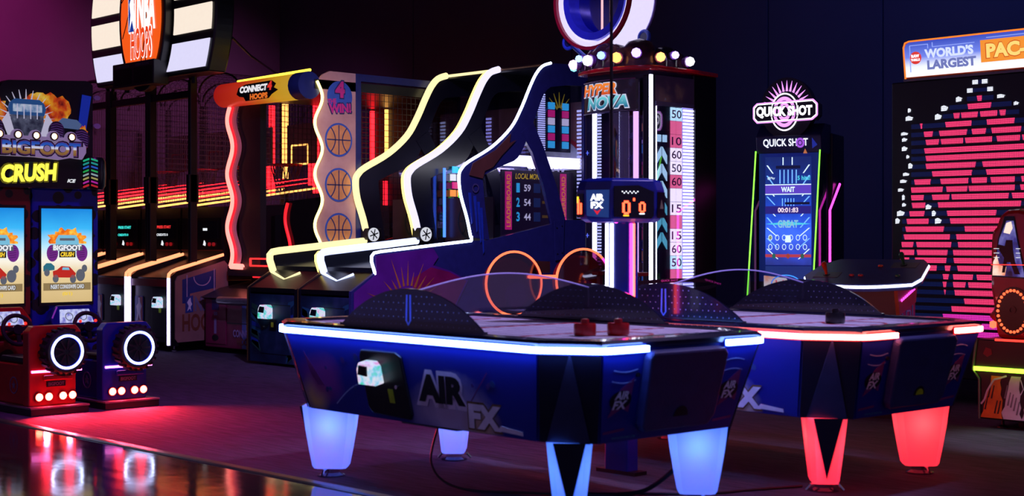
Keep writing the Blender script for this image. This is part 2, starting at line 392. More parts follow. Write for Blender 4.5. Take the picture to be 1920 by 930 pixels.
def air_hockey_table(label, loc, rz, led, glow, leg_m, puck_seen, lampc):
    t = thing('air_hockey_table', label, 'air hockey table', loc, rz, 'air hockey tables', world=False)
    part('body', MB().loft([octa(BL, BW, BCH, 0.38), octa(HL-0.01, HW-0.01, CH, 0.795)]), T_BODY, t)
    # rim with rounded lip
    rings = [octa(HL-0.02, HW-0.02, CH, 0.79), octa(HL+0.005, HW+0.005, CH, 0.80), octa(HL+0.012, HW+0.012, CH, 0.824), octa(HL-0.005, HW-0.005, CH, 0.838), octa(HL-0.04, HW-0.04, CH-0.01, 0.842),
             octa(HL-0.10, HW-0.095, CH-0.03, 0.840), octa(HL-0.115, HW-0.11, CH-0.035, 0.834), octa(HL-0.115, HW-0.11, CH-0.035, 0.80)]
    part('rim', MB().loft(rings, cap=False), T_RIM, t)
    pf = part('play_field', MB().loft([octa(HL-0.112, HW-0.107, CH-0.035, 0.78), octa(HL-0.112, HW-0.107, CH-0.035, 0.826)]), T_FIELD, t)
    FT = Frame((0, 0, 0.826), (1, 0, 0), (0, 1, 0))
    RL = mat('red_field_line', (190, 20, 40), 0.4); GL = mat('grey_field_groove', (96, 92, 112), 0.5)
    part('field_line', MB().fbox(FT, -0.012, 0.012, -0.52, 0.52, 0.0, 0.002), RL, pf)
    for s in (-1, 1):
        part('field_line', MB().fbox(FT, s*0.62-0.008, s*0.62+0.008, -0.52, 0.52, 0.0, 0.002), RL, pf)
        part('field_circle', annulus(MB(), FT, (s*0.80, 0), 0.16, 0.172, 32, 0, 0.002), RL, pf)
        part('goal_slot', MB().box(s*(HL-0.120)-0.006, s*(HL-0.120)+0.006, -0.16, 0.16, 0.827, 0.840), INK, pf)
    for k in range(11):
        y = -0.47+0.094*k
        part('groove', MB().fbox(FT, -0.98, 0.98, y-0.004, y+0.004, 0.0, 0.0012), GL, pf)
    # lower panels: long sides, chamfered corners and ends each their own plate
    sl = math.hypot(HW-BW, 0.415); el = math.hypot(HL-BL, 0.415)
    for s in (-1, 1):
        F = Frame((0, s*BW, 0.38), (-s, 0, 0), (0, s*(HW-BW), 0.415))
        sp = part('side_panel', MB().plate(F, [(-(BL-BCX)+0.01, 0.005), (BL-BCX-0.01, 0.005), (HL-CX-0.01, sl-0.02), (-(HL-CX)+0.01, sl-0.02)], 0.0, 0.006), T_ART, t)
        n = 0.008
        # door with reader
        dp = part('coin_door', MB().plate(F, [(-0.30, 0.03), (0.0, 0.02), (0.02, 0.05), (0.01, 0.34), (-0.03, 0.36), (-0.31, 0.36), (-0.33, 0.33), (-0.33, 0.06)], 0.006, 0.022), DOOR, t, bevel=0.008)
        card_reader(t, Frame(F.at(0, 0, 0.022), F.r, F.u), -0.225, 0.255, 1.15)
        part('sticker', MB().fbox(F, -0.135, -0.095, 0.10, 0.17, 0.022, 0.024), STICKER, dp)
        part('door_lock', MB().lathe(F.at(-0.06, 0.185, 0.022), [(0.010, 0), (0.010, 0.006)], 12, 'y'), CHROME, dp)
        # printed sweep behind the lettering
        rnd = random.Random(4)
        for q in range(14):
            part('print_bokeh', MB().plate(F, circle((-0.75+0.40*rnd.random() if q < 8 else 0.10+0.6*rnd.random(), 0.10+0.26*rnd.random()), 0.008+0.010*rnd.random(), 10), n, n+0.001), mat('bokeh_print', (70, 44, 120), 0.45) if q % 2 else mat('bokeh_teal_print', (34, 70, 130), 0.45), sp)
        part('print_flash', MB().plate(F, [(-0.81, 0.20), (-0.84, 0.32), (-0.70, 0.14), (-0.76, 0.14)], n, n+0.001), PINKP, sp)
        arc = MB()
        for k in range(10):
            a, b = (-0.62+0.029*k, 0.05+0.13*math.sin(k*0.155)), (-0.62+0.029*(k+1), 0.05+0.13*math.sin((k+1)*0.155)); line(arc, F, a, b, 0.006, n, n+0.001)
        part('print_arc', arc, STREAK, sp)
        line_mb = line(MB(), F, (0.46, 0.14), (0.62, 0.30), 0.005, n, n+0.001); part('print_streak', line_mb, PINKP, sp)
        text(sp, 'AIR', F, (0.26, 0.195), 0.40, 0.185, mat('halo_print', (226, 218, 238), 0.45), 'lettering_halo', n+0.002, 0.13, 0.15)
        text(sp, 'AIR', F, (0.26, 0.195), 0.35, 0.140, INK, 'lettering', n+0.004, 0.06, 0.15)
        text(sp, 'FX', F, (0.555, 0.085), 0.265, 0.140, mat('ochre_print', (120, 90, 50), 0.5), 'lettering_halo', n+0.003, 0.085, 0.15)
        text(sp, 'FX', F, (0.555, 0.085), 0.245, 0.120, mat('pale_print', (236, 228, 236), 0.5), 'lettering', n+0.005, 0.06, 0.15)
        part('lettering_tail', MB().plate(F, [(0.63, 0.03), (0.80, 0.022), (0.80, 0.04), (0.66, 0.055)], n+0.003, n+0.005), mat('pale_print', (236, 228, 236), 0.5), sp)
    for sx in (-1, 1):
        for sy in (-1, 1):
            q0 = [(sx*BL, sy*(BW-BCH), 0.38), (sx*(BL-BCX), sy*BW, 0.38)]; q1 = [(sx*HL, sy*(HW-CH), 0.795), (sx*(HL-CX), sy*HW, 0.795)]
            nrm = Vector((sx, sy, -0.3)).normalized()
            pts = [Vector(q0[0]), Vector(q0[1]), Vector(q1[1]), Vector(q1[0])]
            mid = sum(pts, Vector())/4
            pts = [mid+(p-mid)*0.985 for p in pts]
            mb = MB(); vs = [p for p in pts]+[p+nrm*0.008 for p in pts]
            mb.add(vs, [(0, 1, 2, 3), (7, 6, 5, 4), (0, 4, 5, 1), (1, 5, 6, 2), (2, 6, 7, 3), (3, 7, 4, 0)])
            cp = part('corner_panel', mb, T_CORNER, t)
            # lighter triangular facet in the middle of the corner
            a0 = pts[0]+(pts[1]-pts[0])*0.12; a1 = pts[0]+(pts[1]-pts[0])*0.88; a2 = pts[3]+(pts[2]-pts[3])*0.5
            tri = [p+nrm*0.010 for p in (a0, a1, a2)]; tr2 = [p+nrm*0.016 for p in (a0, a1, a2)]
            part('corner_facet', MB().add(tri+tr2, [(0, 1, 2), (5, 4, 3), (0, 3, 4, 1), (1, 4, 5, 2), (2, 5, 3, 0)]), mat('corner_facet_navy', (46, 50, 84), 0.5), cp)
    for s in (-1, 1):
        F = Frame((s*BL, 0, 0.38), (0, s, 0), (s*(HL-BL), 0, 0.415))
        ep = part('end_panel', MB().plate(F, [(-(BW-BCH)+0.01, 0.005), (BW-BCH-0.01, 0.005), (HW-CH-0.01, el-0.02), (-(HW-CH)+0.01, el-0.02)], 0.0, 0.006), T_ART, t)
        n = 0.008
        pb = part('puck_panel', MB().plate(F, [(-0.22, 0.05), (0.21, 0.05), (0.25, 0.10), (0.26, 0.40), (0.23, 0.425), (-0.25, 0.425), (-0.27, 0.40), (-0.24, 0.08)], 0.006, 0.055), mat('puck_panel_grey', (38, 48, 104), 0.55, bump=0.3), t, bevel=0.012)
        part('puck_slot', MB().plate(F, circle((0.0, 0.115), 0.048, 14, 1.0, 0, math.pi), 0.055, 0.057), INK, pb)
        if puck_seen: part('puck', MB().plate(F, circle((0.0, 0.118), 0.032, 12, 1.0, 0, math.pi), 0.0575, 0.060), mat('lime_puck', (190, 220, 20), 0.4), pb)
        for k in (-1, 1):
            part('bolt', MB().lathe(F.at(k*0.285, 0.31, 0.0), [(0.010, 0), (0.010, 0.016)], 10, 'x'), INK, t)
            c = (k*0.365, 0.20)
            part('print_flash', MB().plate(F, [(c[0]-0.06, 0.12), (c[0]+0.02, 0.16), (c[0]+0.065, 0.14), (c[0]+0.065, 0.30), (c[0]-0.01, 0.25)], n, n+0.001), PINKP, ep)
            part('logo_oval', MB().plate(F, circle(c, 0.044, 20, 1.55), n+0.001, n+0.002), INK, ep)
            text(ep, 'AIR', F, (c[0]+0.004, c[1]+0.022), 0.088, 0.038, WHITE_PRINT, 'lettering', n+0.003, 0.04, 0.15)
            text(ep, 'FX', F, (c[0], c[1]-0.022), 0.088, 0.040, WHITE_PRINT, 'lettering', n+0.003, 0.04, 0.15)
            for dz in (0.0, 0.05):
                mb = MB()
                for j in range(6):
                    line(mb, F, (c[0]-0.075+0.025*j, 0.29+dz+0.012*math.sin(j*0.5)*k), (c[0]-0.05+0.025*j, 0.29+dz+0.012*math.sin((j+1)*0.5)*k), 0.004, n, n+0.001)
                part('print_arc', mb, STREAK, ep)
            part('print_streak', line(MB(), F, (c[0]-0.07, 0.05), (c[0]+0.06, 0.06), 0.012, n, n+0.001), PINKP, ep)
        text(ep, 'WWW.ICEGAME.COM', F, (-0.30, 0.022), 0.15, 0.012, mat('cyan_print', (60, 150, 170), 0.5), 'lettering', n+0.001, 0.01)
    # light strips round the rim, open in front of the two puck panels
    for s in (-1, 1):
        o = 0.013
        path = [(HL+o, s*0.27), (HL+o, s*(HW-CH)), (HL-CX+0.005, s*(HW+o)), (-HL+CX-0.005, s*(HW+o)), (-HL-o, s*(HW-CH)), (-HL-o, s*0.27)]
        # soften the corners
        pp = []
        for i, p in enumerate(path):
            if i in (1, 2, 3, 4):
                a, b = Vector(path[i-1]), Vector(path[i+1]); q = Vector(p)
                for k in range(5):
                    u = k/4; A = q+(a-q).normalized()*0.05; B = q+(b-q).normalized()*0.05
                    pp.append(tuple((1-u)**2*A+2*u*(1-u)*q+u*u*B))
            else: pp.append(p)
        part('led_bloom', MB().strip(pp, 0.776, 0.816, s*-0.006), glow, t)  # coloured emissive ribbon imitating lens bloom round the strip
        part('led_strip', MB().strip([(x, y) for x, y in pp], 0.783, 0.809, s*0.022), led, t)
    # side shields: perforated domes and the clear divider between them
    for s in (-1, 1):
        F = Frame((0, s*0.615, 0.840), (-s, 0, 0), (0, 0, 1))
        DH = 0.195; Rr = (0.56**2+DH**2)/(2*DH); a = math.asin(0.56/Rr)
        poly = [(Rr*math.sin(-a+2*a*k/32), Rr*math.cos(-a+2*a*k/32)-(Rr-DH)) for k in range(33)]
        dm = part('side_shield', MB().plate(F, poly, -0.006, 0.006), DOME, t)
        dots = MB()
        for i in range(26):
            for j in range(5):
                x = -0.50+0.04*i+(0.02 if j % 2 else 0); z = 0.022+0.034*j
                if abs(x) < 0.03: continue
                if math.hypot(x, z+(Rr-DH)) < Rr-0.012:
                    for (n0, n1) in ((0.006, 0.0068), (-0.0068, -0.006)):
                        dots.plate(F, circle((x, z), 0.0035, 6), n0, n1)
        part('perforation_dots', dots, DOT, dm, kind='stuff')
        part('shield_slot', MB().tube([F.at(-0.012, 0.165, 0.008), F.at(-0.016, 0.04, 0.008), F.at(0.0, 0.02, 0.008), F.at(0.016, 0.04, 0.008), F.at(0.014, 0.165, 0.008)], 0.004, 6), SLOT, dm)
        part('shield_foot', MB().box(-0.56, 0.56, s*0.615-0.014, s*0.615+0.014, 0.838, 0.850), T_RIM, t)
    FY = Frame((0, 0, 0), (0, 1, 0), (0, 0, 1))
    top = [(-0.608+1.216*k/24, 1.015+0.085*math.sin(math.pi*k/24)) for k in range(25)]
    part('clear_divider', MB().plate(FY, [(-0.608, 0.90), (0.608, 0.90)]+top[::-1], -0.004, 0.004), CLEAR, t)
    part('divider_edge', MB().tube([FY.at(a, b, 0) for a, b in top], 0.004, 6), EDGE, t)
    # legs: lit translucent fins set on the diagonals
    for sx in (-1, 1):
        for sy in (-1, 1):
            c = Vector((sx*0.92, sy*0.43, 0)); d = Vector((sx, sy, 0)).normalized(); q = Vector((-d.y, d.x, 0)); rings = []
            for z, a, b in ((0.045, 0.085, 0.062), (0.06, 0.095, 0.068), (0.15, 0.112, 0.078), (0.26, 0.130, 0.090), (0.383, 0.145, 0.102)):
                ring = []
                for ux, uy in ((1, -.7), (1, .7), (.75, 1), (-.75, 1), (-1, .7), (-1, -.7), (-.75, -1), (.75, -1)):
                    ring.append(c+d*(a*ux)+q*(b*uy)+Vector((0, 0, z)))
                rings.append(ring)
            lg = part('leg', MB().loft(rings), leg_m, t, smooth=False)
            lamp(t, 'leg_lamp', c+Vector((0, 0, 0.29)), lampc, 0.55, 0.05)
            e0, e1 = 0.1465, 0.088
            wv = [c+d*e0+q*0.072+Vector((0, 0, 0.383)), c+d*e0-q*0.072+Vector((0, 0, 0.383)), c+d*e1+Vector((0, 0, 0.075))]
            wv2 = [p+d*0.012 for p in wv]
            part('leg_wedge', MB().add(wv+wv2, [(0, 2, 1), (3, 4, 5), (0, 1, 4, 3), (1, 2, 5, 4), (2, 0, 3, 5)]), T_CORNER, lg)
            part('foot', MB().lathe((c.x, c.y, 0.0), [(0.075, 0.0), (0.075, 0.008), (0.045, 0.02), (0.045, 0.046)], 18), CLEAR, lg, smooth=True)
            for k in (-1, 1):
                part('foot_clip', MB().tube([c+q*0.03*k+d*0.02+Vector((0, 0, 0.042)), c+q*0.07*k+d*0.03+Vector((0, 0, 0.036)), c+q*0.095*k+d*0.035+Vector((0, 0, 0.008))], 0.008, 6), CHROME, lg)
    part('control_box', MB().box(-0.34, 0.10, -0.40, -0.10, 0.335, 0.38), BLACK, t)
    return t
def lit_shell(name, rgb, tr, strength):
    """milky shell that lets the lamp inside shine through"""
    m = emit(name, rgb, strength, (40, 40, 44)); nt = m.node_tree; b = nt.nodes['Principled BSDF']
    t = nt.nodes.new('ShaderNodeBsdfTranslucent'); t.inputs[0].default_value = srgb(*tr); ad = nt.nodes.new('ShaderNodeAddShader')
    nt.links.new(b.outputs[0], ad.inputs[0]); nt.links.new(t.outputs[0], ad.inputs[1]); nt.links.new(ad.outputs[0], nt.nodes['Material Output'].inputs[0])
    return m
LEG_BLUE = lit_shell('leg_blue_glow', (50, 110, 255), (225, 230, 245), 0.55)
LEG_RED = lit_shell('leg_red_glow', (255, 30, 55), (245, 225, 225), 0.62)
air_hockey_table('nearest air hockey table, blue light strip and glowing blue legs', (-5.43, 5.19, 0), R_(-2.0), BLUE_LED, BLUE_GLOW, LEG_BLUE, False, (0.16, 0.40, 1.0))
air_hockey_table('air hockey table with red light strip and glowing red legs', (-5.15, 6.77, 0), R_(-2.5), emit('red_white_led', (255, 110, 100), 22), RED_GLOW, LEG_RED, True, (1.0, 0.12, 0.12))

def mallet(label, loc, m):
    t = thing('air_hockey_mallet', label, 'mallet', loc, 0, 'air hockey mallets', world=False)
    part('base', MB().lathe((0, 0, 0), [(0.048, 0), (0.052, 0.006), (0.052, 0.05), (0.048, 0.056), (0.042, 0.052), (0.038, 0.02), (0.0, 0.018)], 28), m, t, smooth=True)
    part('knob', MB().lathe((0, 0, 0), [(0.02, 0.018), (0.016, 0.05), (0.02, 0.068), (0.016, 0.076), (0.0, 0.078)], 20), m, t, smooth=True)
REDPL = mat('red_mallet_plastic', (170, 16, 20), 0.3)
mallet('red mallet on the blue-lit table, left of the pair near the end', (-4.65, 4.96, 0.8288), REDPL)
mallet('red mallet on the blue-lit table, right of the pair near the end', (-4.56, 5.09, 0.8288), REDPL)
mallet('black mallet on the red-lit air hockey table', (-4.42, 6.66, 0.8288), mat('black_mallet_plastic', (18, 18, 26), 0.3))

# scoreboard tower between the two tables
st = thing('scoreboard_tower', 'dark blue scoreboard showing 0 0 on a lit post between the tables', 'scoreboard', (-5.34, 5.985, 0))
TB = mat('scoreboard_blue', (16, 30, 130), 0.3, coat=0.3)
x0, y0 = -5.34, 5.985
part('post', MB().box(x0-0.085, x0+0.085, y0-0.045, y0+0.045, 0.0, 1.40), TB, st, bevel=0.01)
part('base_plate', MB().box(x0-0.14, x0+0.14, y0-0.05, y0+0.05, 0.0, 0.02), BLACKM, st)
for i, (dx, m) in enumerate(((-0.060, WHITE_LED), (-0.025, WHITE_LED))):
    part('led_strip', MB().box(x0+dx-0.008, x0+dx+0.008, y0-0.053, y0-0.045, 0.86, 1.36), m, st)
for dy, m in ((-0.02, PINK_LED), (0.0, RED_LED)):
    part('led_strip', MB().box(x0+0.085, x0+0.094, y0+dy-0.007, y0+dy+0.007, 0.86, 1.36), m, st)

rd = Vector((0.695, 0.719, 0)); dd = Vector((-0.719, 0.695, 0)); cc = Vector((x0, y0, 0))
plan = [(-.245, -.03), (-.205, -.075), (-.065, -.135), (.185, -.065), (.24, .03), (.205, .075), (.065, .135), (-.185, .065)]
def sring(k, z): return [cc+rd*a*k+dd*b*k+Vector((0, 0, z)) for a, b in plan]
part('scoreboard_shell', MB().loft([sring(0.80, 1.365), sring(0.92, 1.385), sring(1.0, 1.44), sring(1.0, 1.54), sring(0.93, 1.59), sring(0.72, 1.605)]), TB, st, bevel=0.006)
def face(i, z0=1.44):
    a, b = sring(1.0, z0)[i], sring(1.0, z0)[(i+1) % 8]
    return Frame((a+b)/2, b-a, (0, 0, 1)), (b-a).length
PANEL = mat('scoreboard_panel_black', (8, 9, 26), 0.2)
DIG = emit('red_digit', (255, 70, 40), 6); DIGW = emit('white_backlit_print', (235, 240, 255), 2.2); YDIG = emit('yellow_backlit_print', (250, 200, 40), 2.0)
def digit0(parent, F, a, b, w, h, t):
    mb = MB()
    for p in ((-1, -1, -1, 1), (1, -1, 1, 1)): line(mb, F, (a+p[0]*w, b+p[1]*h*0.86), (a+p[2]*w, b+p[3]*h*0.86), t, 0.006, 0.009)
    for s in (-1, 1): line(mb, F, (a-w*0.8, b+s*h), (a+w*0.8, b+s*h), t, 0.006, 0.009)
    return part('digit', mb, DIG, parent)
for i in (2, 6):
    F, w = face(i)
    pn = part('score_panel', MB().plate(F, [(-w*0.44, -0.045), (w*0.38, -0.055), (w*0.44, -0.04), (w*0.44, 0.09), (w*0.1, 0.125), (-w*0.44, 0.12)], 0.0, 0.005), PANEL, st)
    digit0(pn, F, -0.045, 0.004, 0.016, 0.031, 0.013); digit0(pn, F, 0.046, 0.006, 0.013, 0.024, 0.011)
    part('digit', MB().fbox(F, -0.006, 0.004, 0.04, 0.056, 0.006, 0.009), DIG, pn)
    for k in range(9):
        part('print_dot', MB().fbox(F, -0.07+0.011*k, -0.064+0.011*k, 0.088-0.008*(k % 2), 0.094-0.008*(k % 2), 0.005, 0.007), DIGW, pn)
    part('print_bar', MB().fbox(F, -0.062, -0.03, -0.042, -0.036, 0.005, 0.007), YDIG, pn)
    part('print_bar', MB().fbox(F, 0.03, 0.06, -0.032, -0.026, 0.005, 0.007), DIGW, pn)
for i in (1, 5):
    F, w = face(i)
    pn = part('brand_panel', MB().plate(F, [(-w*0.40, -0.04), (w*0.42, -0.05), (w*0.44, 0.10), (-w*0.42, 0.10)], 0.0, 0.005), emit('brand_panel_blue', (40, 80, 170), 0.45), st)
    text(pn, 'AIR', F, (0.0, 0.060), 0.078, 0.036, DIGW, 'lettering', 0.008, 0.05); text(pn, 'FX', F, (0.0, 0.018), 0.072, 0.036, DIGW, 'lettering', 0.008, 0.05)
    part('print_arrow', MB().plate(F, [(-0.022, -0.004), (0.0, -0.034), (0.022, -0.004), (0.0, -0.016)], 0.006, 0.008), emit('red_backlit_print', (220, 30, 40), 1.2), pn)
for i in (0, 4):
    F, w = face(i)
    pn = part('end_panel', MB().fbox(F, -w*0.42, w*0.42, -0.045, 0.08, 0.0, 0.005), PANEL, st)
    part('digit', MB().fbox(F, -w*0.25, -w*0.05, -0.03, 0.05, 0.006, 0.009), DIG, pn); part('digit', MB().fbox(F, w*0.1, w*0.28, -0.03, 0.03, 0.006, 0.009), DIG, pn)
    part('digit', MB().fbox(F, -w*0.30, -w*0.12, 0.03, 0.065, 0.006, 0.009), YDIG, pn)
for i in (3, 7):
    F, w = face(i)
    part('end_panel', MB().fbox(F, -w*0.42, w*0.42, -0.05, 0.09, 0.0, 0.005), PANEL, st)
    part('print_arrow', MB().plate(F, [(-0.02, 0.0), (0.025, 0.0), (0.0, 0.05)], 0.005, 0.007), mat('olive_print', (110, 105, 80), 0.5), st)
part('suspension_rod', MB().cyl((x0-0.045, y0-0.03, 1.60), (x0-0.045, y0-0.03, 5.6), 0.009, n=10), BLACKM, st)
part('indicator_lamp', MB().lathe((x0+0.03, y0-0.075, 1.372), [(0.0, -0.012), (0.010, -0.008), (0.010, 0.004)], 12), PINK_LED, st)

# mains leads trailing from the nearest table
def cable(name, pts, r, label):
    o = part(name, MB().tube(smooth_path(pts, 8), r, 6), mat('black_rubber', (12, 12, 14), 0.5), None, smooth=True)
    tag(o, label, 'cable'); return o
cable('power_cable', [(-5.66, 4.95, 0.34), (-5.70, 4.93, 0.12), (-5.55, 4.98, 0.012), (-5.2, 5.15, 0.008), (-4.9, 5.35, 0.008), (-4.7, 5.42, 0.01)], 0.006, 'thin black lead looping down from under the blue-lit table to the carpet')
cable('power_cable', [(-4.55, 5.55, 0.37), (-4.58, 5.58, 0.2), (-4.72, 5.50, 0.05), (-4.85, 5.42, 0.012), (-5.0, 5.30, 0.010)], 0.011, 'thick black lead curving to the floor beside the blue-lit right leg')
cable('power_cable', [(-4.98, 5.36, 0.008), (-4.6, 5.75, 0.008), (-4.5, 6.0, 0.008), (-4.42, 6.2, 0.008), (-4.38, 6.3, 0.008)], 0.007, 'black lead running along the carpet between the two tables')
pl = thing('power_plug', 'pale grey plug lying on the carpet under the blue-lit table', 'plug', (-5.0, 5.28, 0.0))
part('body', MB().box(-5.03, -4.98, 5.255, 5.305, 0.0, 0.07), mat('grey_plastic', (130, 125, 150), 0.5), pl, bevel=0.008)
part('collar', MB().box(-4.98, -4.955, 5.268, 5.292, 0.008, 0.035), BLACK, pl, bevel=0.004)

# ------------------------------------------------------------------ two driving cockpits with a shared marquee
RUBBER = mat('tyre_rubber', (13, 13, 16), 0.7, bump=0.2)
SCR = ramp_mat('race_screen_sky', 'Z', [(0.0, (196, 170, 116)), (0.30, (214, 190, 140)), (0.46, (232, 226, 210)), (0.60, (170, 216, 236)), (0.78, (50, 170, 230)), (1.0, (10, 124, 206))], 0.77, 1.52, 1.2, noise=0.10)
FLAME = noise_print('flame_print', [(0.32, (120, 20, 8)), (0.45, (220, 70, 10)), (0.60, (250, 160, 30)), (0.75, (255, 220, 90))], 12, strength=0.55)
FLAMES = noise_print('flame_screen', [(0.30, (190, 50, 10)), (0.50, (250, 130, 20)), (0.70, (255, 220, 80))], 14, strength=1.0)
def e_(n, rgb, s=1.0): return emit(n, rgb, s)
PUR = e_('screen_purple', (110, 40, 130)); SRED = e_('screen_red', (190, 40, 24)); STEAL = e_('screen_teal', (40, 110, 130)); SGREY = e_('screen_grey', (90, 96, 108)); SWHITE = e_('screen_white', (240, 244, 250)); SYEL = e_('screen_yellow', (250, 210, 50)); SBLK = e_('screen_black', (24, 22, 26), 0.6); SLBLUE = e_('screen_light_blue', (120, 190, 220)); STAN = e_('screen_tan', (150, 128, 84), 0.9)
TAIL = emit('tail_lamp', (255, 60, 45), 40); TAILB = mat('lamp_bezel', (120, 20, 20), 0.3)
RING = emit('ring_white_led', (190, 205, 255), 8); RINGB = emit('ring_blue_bloom', (40, 60, 255), 1.6)
STRIPP = emit('strip_pink_led', (255, 120, 225), 5)
GAUGE = noise_print('gauge_cluster', [(0.35, (120, 120, 210)), (0.55, (210, 215, 255)), (0.8, (160, 170, 250))], 22, strength=0.9)
def cockpit(label, yc, paint, gear, side):
    t = thing('racing_cockpit', label, 'arcade machine', (-10.4, yc, 0), 0, 'racing cockpits')
    F = Frame((-10.05, yc, 0), *YF)
    # platform
    part('platform', MB().box(-11.05, -9.97, yc-0.225, yc+0.225, 0.0, 0.05), BLACK, t)
    part('platform_trim', MB().box(-11.05, -9.965, yc-0.23, yc+0.23, 0.05, 0.062), mat('pink_grey_trim', (150, 120, 130), 0.35, 0.6), t)
    # seat
    part('seat_back', MB().plate(F, [(-0.205, 0.20), (-0.205, 0.60), (-0.165, 0.645), (0.165, 0.645), (0.205, 0.60), (0.205, 0.33), (0.165, 0.28), (0.165, 0.062), (-0.205, 0.062)], -0.10, 0.0), paint, t, bevel=0.01)
    part('seat_base', MB().box(-10.60, -10.15, yc-0.185, yc+0.185, 0.062, 0.36), paint, t, bevel=0.012)
    part('seat_cushion', MB().box(-10.58, -10.16, yc-0.175, yc+0.175, 0.36, 0.41), BLACK, t, bevel=0.015)
    FL = Frame((-10.38, yc-0.185, 0), (1, 0, 0), (0, 0, 1))
    em = part('side_emblem', annulus(MB(), FL, (0.05, 0.20), 0.055, 0.064, 24, 0, 0.003), mat('emblem_print', (120, 90, 130), 0.5), t)
    star = []
    for k in range(10):
        rr = 0.035 if k % 2 == 0 else 0.015; a = math.pi/2+k*math.pi/5; star.append((0.05+rr*math.cos(a), 0.20+rr*math.sin(a)))
    part('star', MB().plate(FL, star, 0, 0.003), mat('emblem_print', (120, 90, 130), 0.5), em)
    # spare wheel
    ty = part('spare_tyre', MB().lathe((-10.05, yc+0.035, 0.455), [(0.09, 0.0), (0.155, 0.0), (0.165, 0.02), (0.165, 0.09), (0.15, 0.115), (0.125, 0.118), (0.11, 0.10), (0.0, 0.09)], 36, 'x'), RUBBER, t, smooth=True)
    tr = MB()
    for k in range(22):
        a = 2*math.pi*k/22
        Fk = Frame((-10.05, yc+0.035+0.165*math.cos(a), 0.455+0.165*math.sin(a)), (-math.sin(a)*0 + 0, -math.sin(a), math.cos(a)), (1, 0, 0))
        tr.plate(Fk, [(-0.014, 0.02), (0.006, 0.02), (0.016, 0.10), (-0.004, 0.10)], -0.012, 0.012)
    part('tyre_tread', tr, RUBBER, ty)
    Fw = Frame((-9.934, yc+0.035, 0.455), *YF)
    part('ring_bloom', annulus(MB(), Fw, (0, 0), 0.106, 0.130, 40, -0.004, 0.002), RINGB, ty)  # blue emissive band painting in the bloom of the ring light
    part('ring_light', annulus(MB(), Fw, (0, 0), 0.110, 0.126, 40, 0.0, 0.008), RING, ty)
    hub = MB()
    for k in range(9):
        a = 2*math.pi*k/9; line(hub, Fw, (0.02*math.cos(a), 0.02*math.sin(a)), (0.095*math.cos(a), 0.095*math.sin(a)), 0.012, -0.012, -0.002)
    part('wheel_spokes', hub, mat('wheel_grey', (40, 36, 44), 0.4, 0.5), ty)
    # lit strip, plate and tail lamps
    n = 0.0
    part('led_strip', MB().fbox(F, -0.185, 0.205, 0.305, 0.322, n, 0.012), STRIPP, t)
    part('bumper_ledge', MB().fbox(F, -0.10, 0.13, 0.245, 0.285, n, 0.03), paint, t, bevel=0.01)
    pl = part('number_plate', MB().fbox(F, -0.07, 0.075, 0.20, 0.24, n, 0.012), BLACK, t)
    text(pl, 'BIGFOOT', F, (0.002, 0.22), 0.125, 0.026, mat('plate_print', (120, 110, 140), 0.5), 'lettering', 0.014, 0.03)
    for dy in (-0.13, -0.055, 0.055, 0.13):
        tb = part('tail_lamp_bezel', MB().lathe((-10.05, yc+dy, 0.128), [(0.034, 0.0), (0.034, 0.012), (0.028, 0.014)], 20, 'x'), TAILB, t)
        part('tail_lamp', MB().lathe((-10.05, yc+dy, 0.128), [(0.029, 0.012), (0.024, 0.024), (0.012, 0.030), (0.0, 0.032)], 20, 'x'), TAIL, tb, smooth=True)
    for dy in (-0.09, 0.09):
        lo = spot('tail_light', (0, 0, 0), (1, 0, -0.42), (1.0, 0.02, 0.04), 85, 125, 0.8, 0.02); lo.parent = t
        lo.location = Vector((-10.0, yc+dy, 0.13))-OFF[t.name]
    # dash, wheel and screen
    part('dash_column', MB().box(-11.05, -10.85, yc-0.20, yc+0.20, 0.062, 0.50), gear, t, bevel=0.02)
    Fd = Frame((-10.86, yc, 0.50), (0, 1, 0), (-0.35, 0, 1))
    dpod = part('dashboard', MB().plate(Fd, [(-0.20, 0.02), (0.20, 0.02), (0.215, 0.14), (0.15, 0.25), (-0.15, 0.25), (-0.215, 0.14)], -0.10, 0.05), paint, t, bevel=0.015)
    part('gauge_cluster', MB().plate(Fd, [(-0.145, 0.10), (0.145, 0.10), (0.12, 0.21), (-0.13, 0.21)], 0.05, 0.055), GAUGE, dpod)
    part('gauge_dial', annulus(MB(), Fd, (-0.06, 0.15), 0.028, 0.034, 20, 0.055, 0.057), SGREY, dpod)
    part('gauge_dial', annulus(MB(), Fd, (0.06, 0.15), 0.028, 0.034, 20, 0.055, 0.057), SGREY, dpod)
    Fs = Frame((-10.66, yc, 0.585), (0, 1, 0), (-0.35, 0, 1))
    sw = part('steering_wheel', MB().ring(Fs, (0, 0), 0.115, 0.017, 32, 8), RUBBER, t, smooth=True)
    sp = MB()
    for a in (0.15, math.pi-0.15, -math.pi/2): line(sp, Fs, (0, 0), (0.11*math.cos(a), 0.11*math.sin(a)), 0.03, -0.01, 0.008)
    sp.plate(Fs, circle((0, 0), 0.04, 16), -0.012, 0.014); part('wheel_hub', sp, BLACK, sw)
    for s in (-1, 1): part('wheel_button', MB().plate(Fs, circle((s*0.065, 0.045), 0.011, 12), 0.008, 0.016), emit('red_button_lamp', (255, 30, 20), 4), sw)
    part('steering_shaft', MB().cyl(Fs.at(0, 0, -0.01), Fs.at(0, 0.02, -0.17), 0.02, n=10), BLACK, sw)
    cb = part('cabinet', MB().box(-11.60, -11.03, yc-0.29, yc+0.29, 0.0, 1.688), gear, t, bevel=0.02)
    Fc = Frame((-11.03, yc, 0), *YF)
    part('screen_bezel', MB().fbox(Fc, -0.235, 0.235, 0.745, 1.545, 0.0, 0.015), BLACK, t)
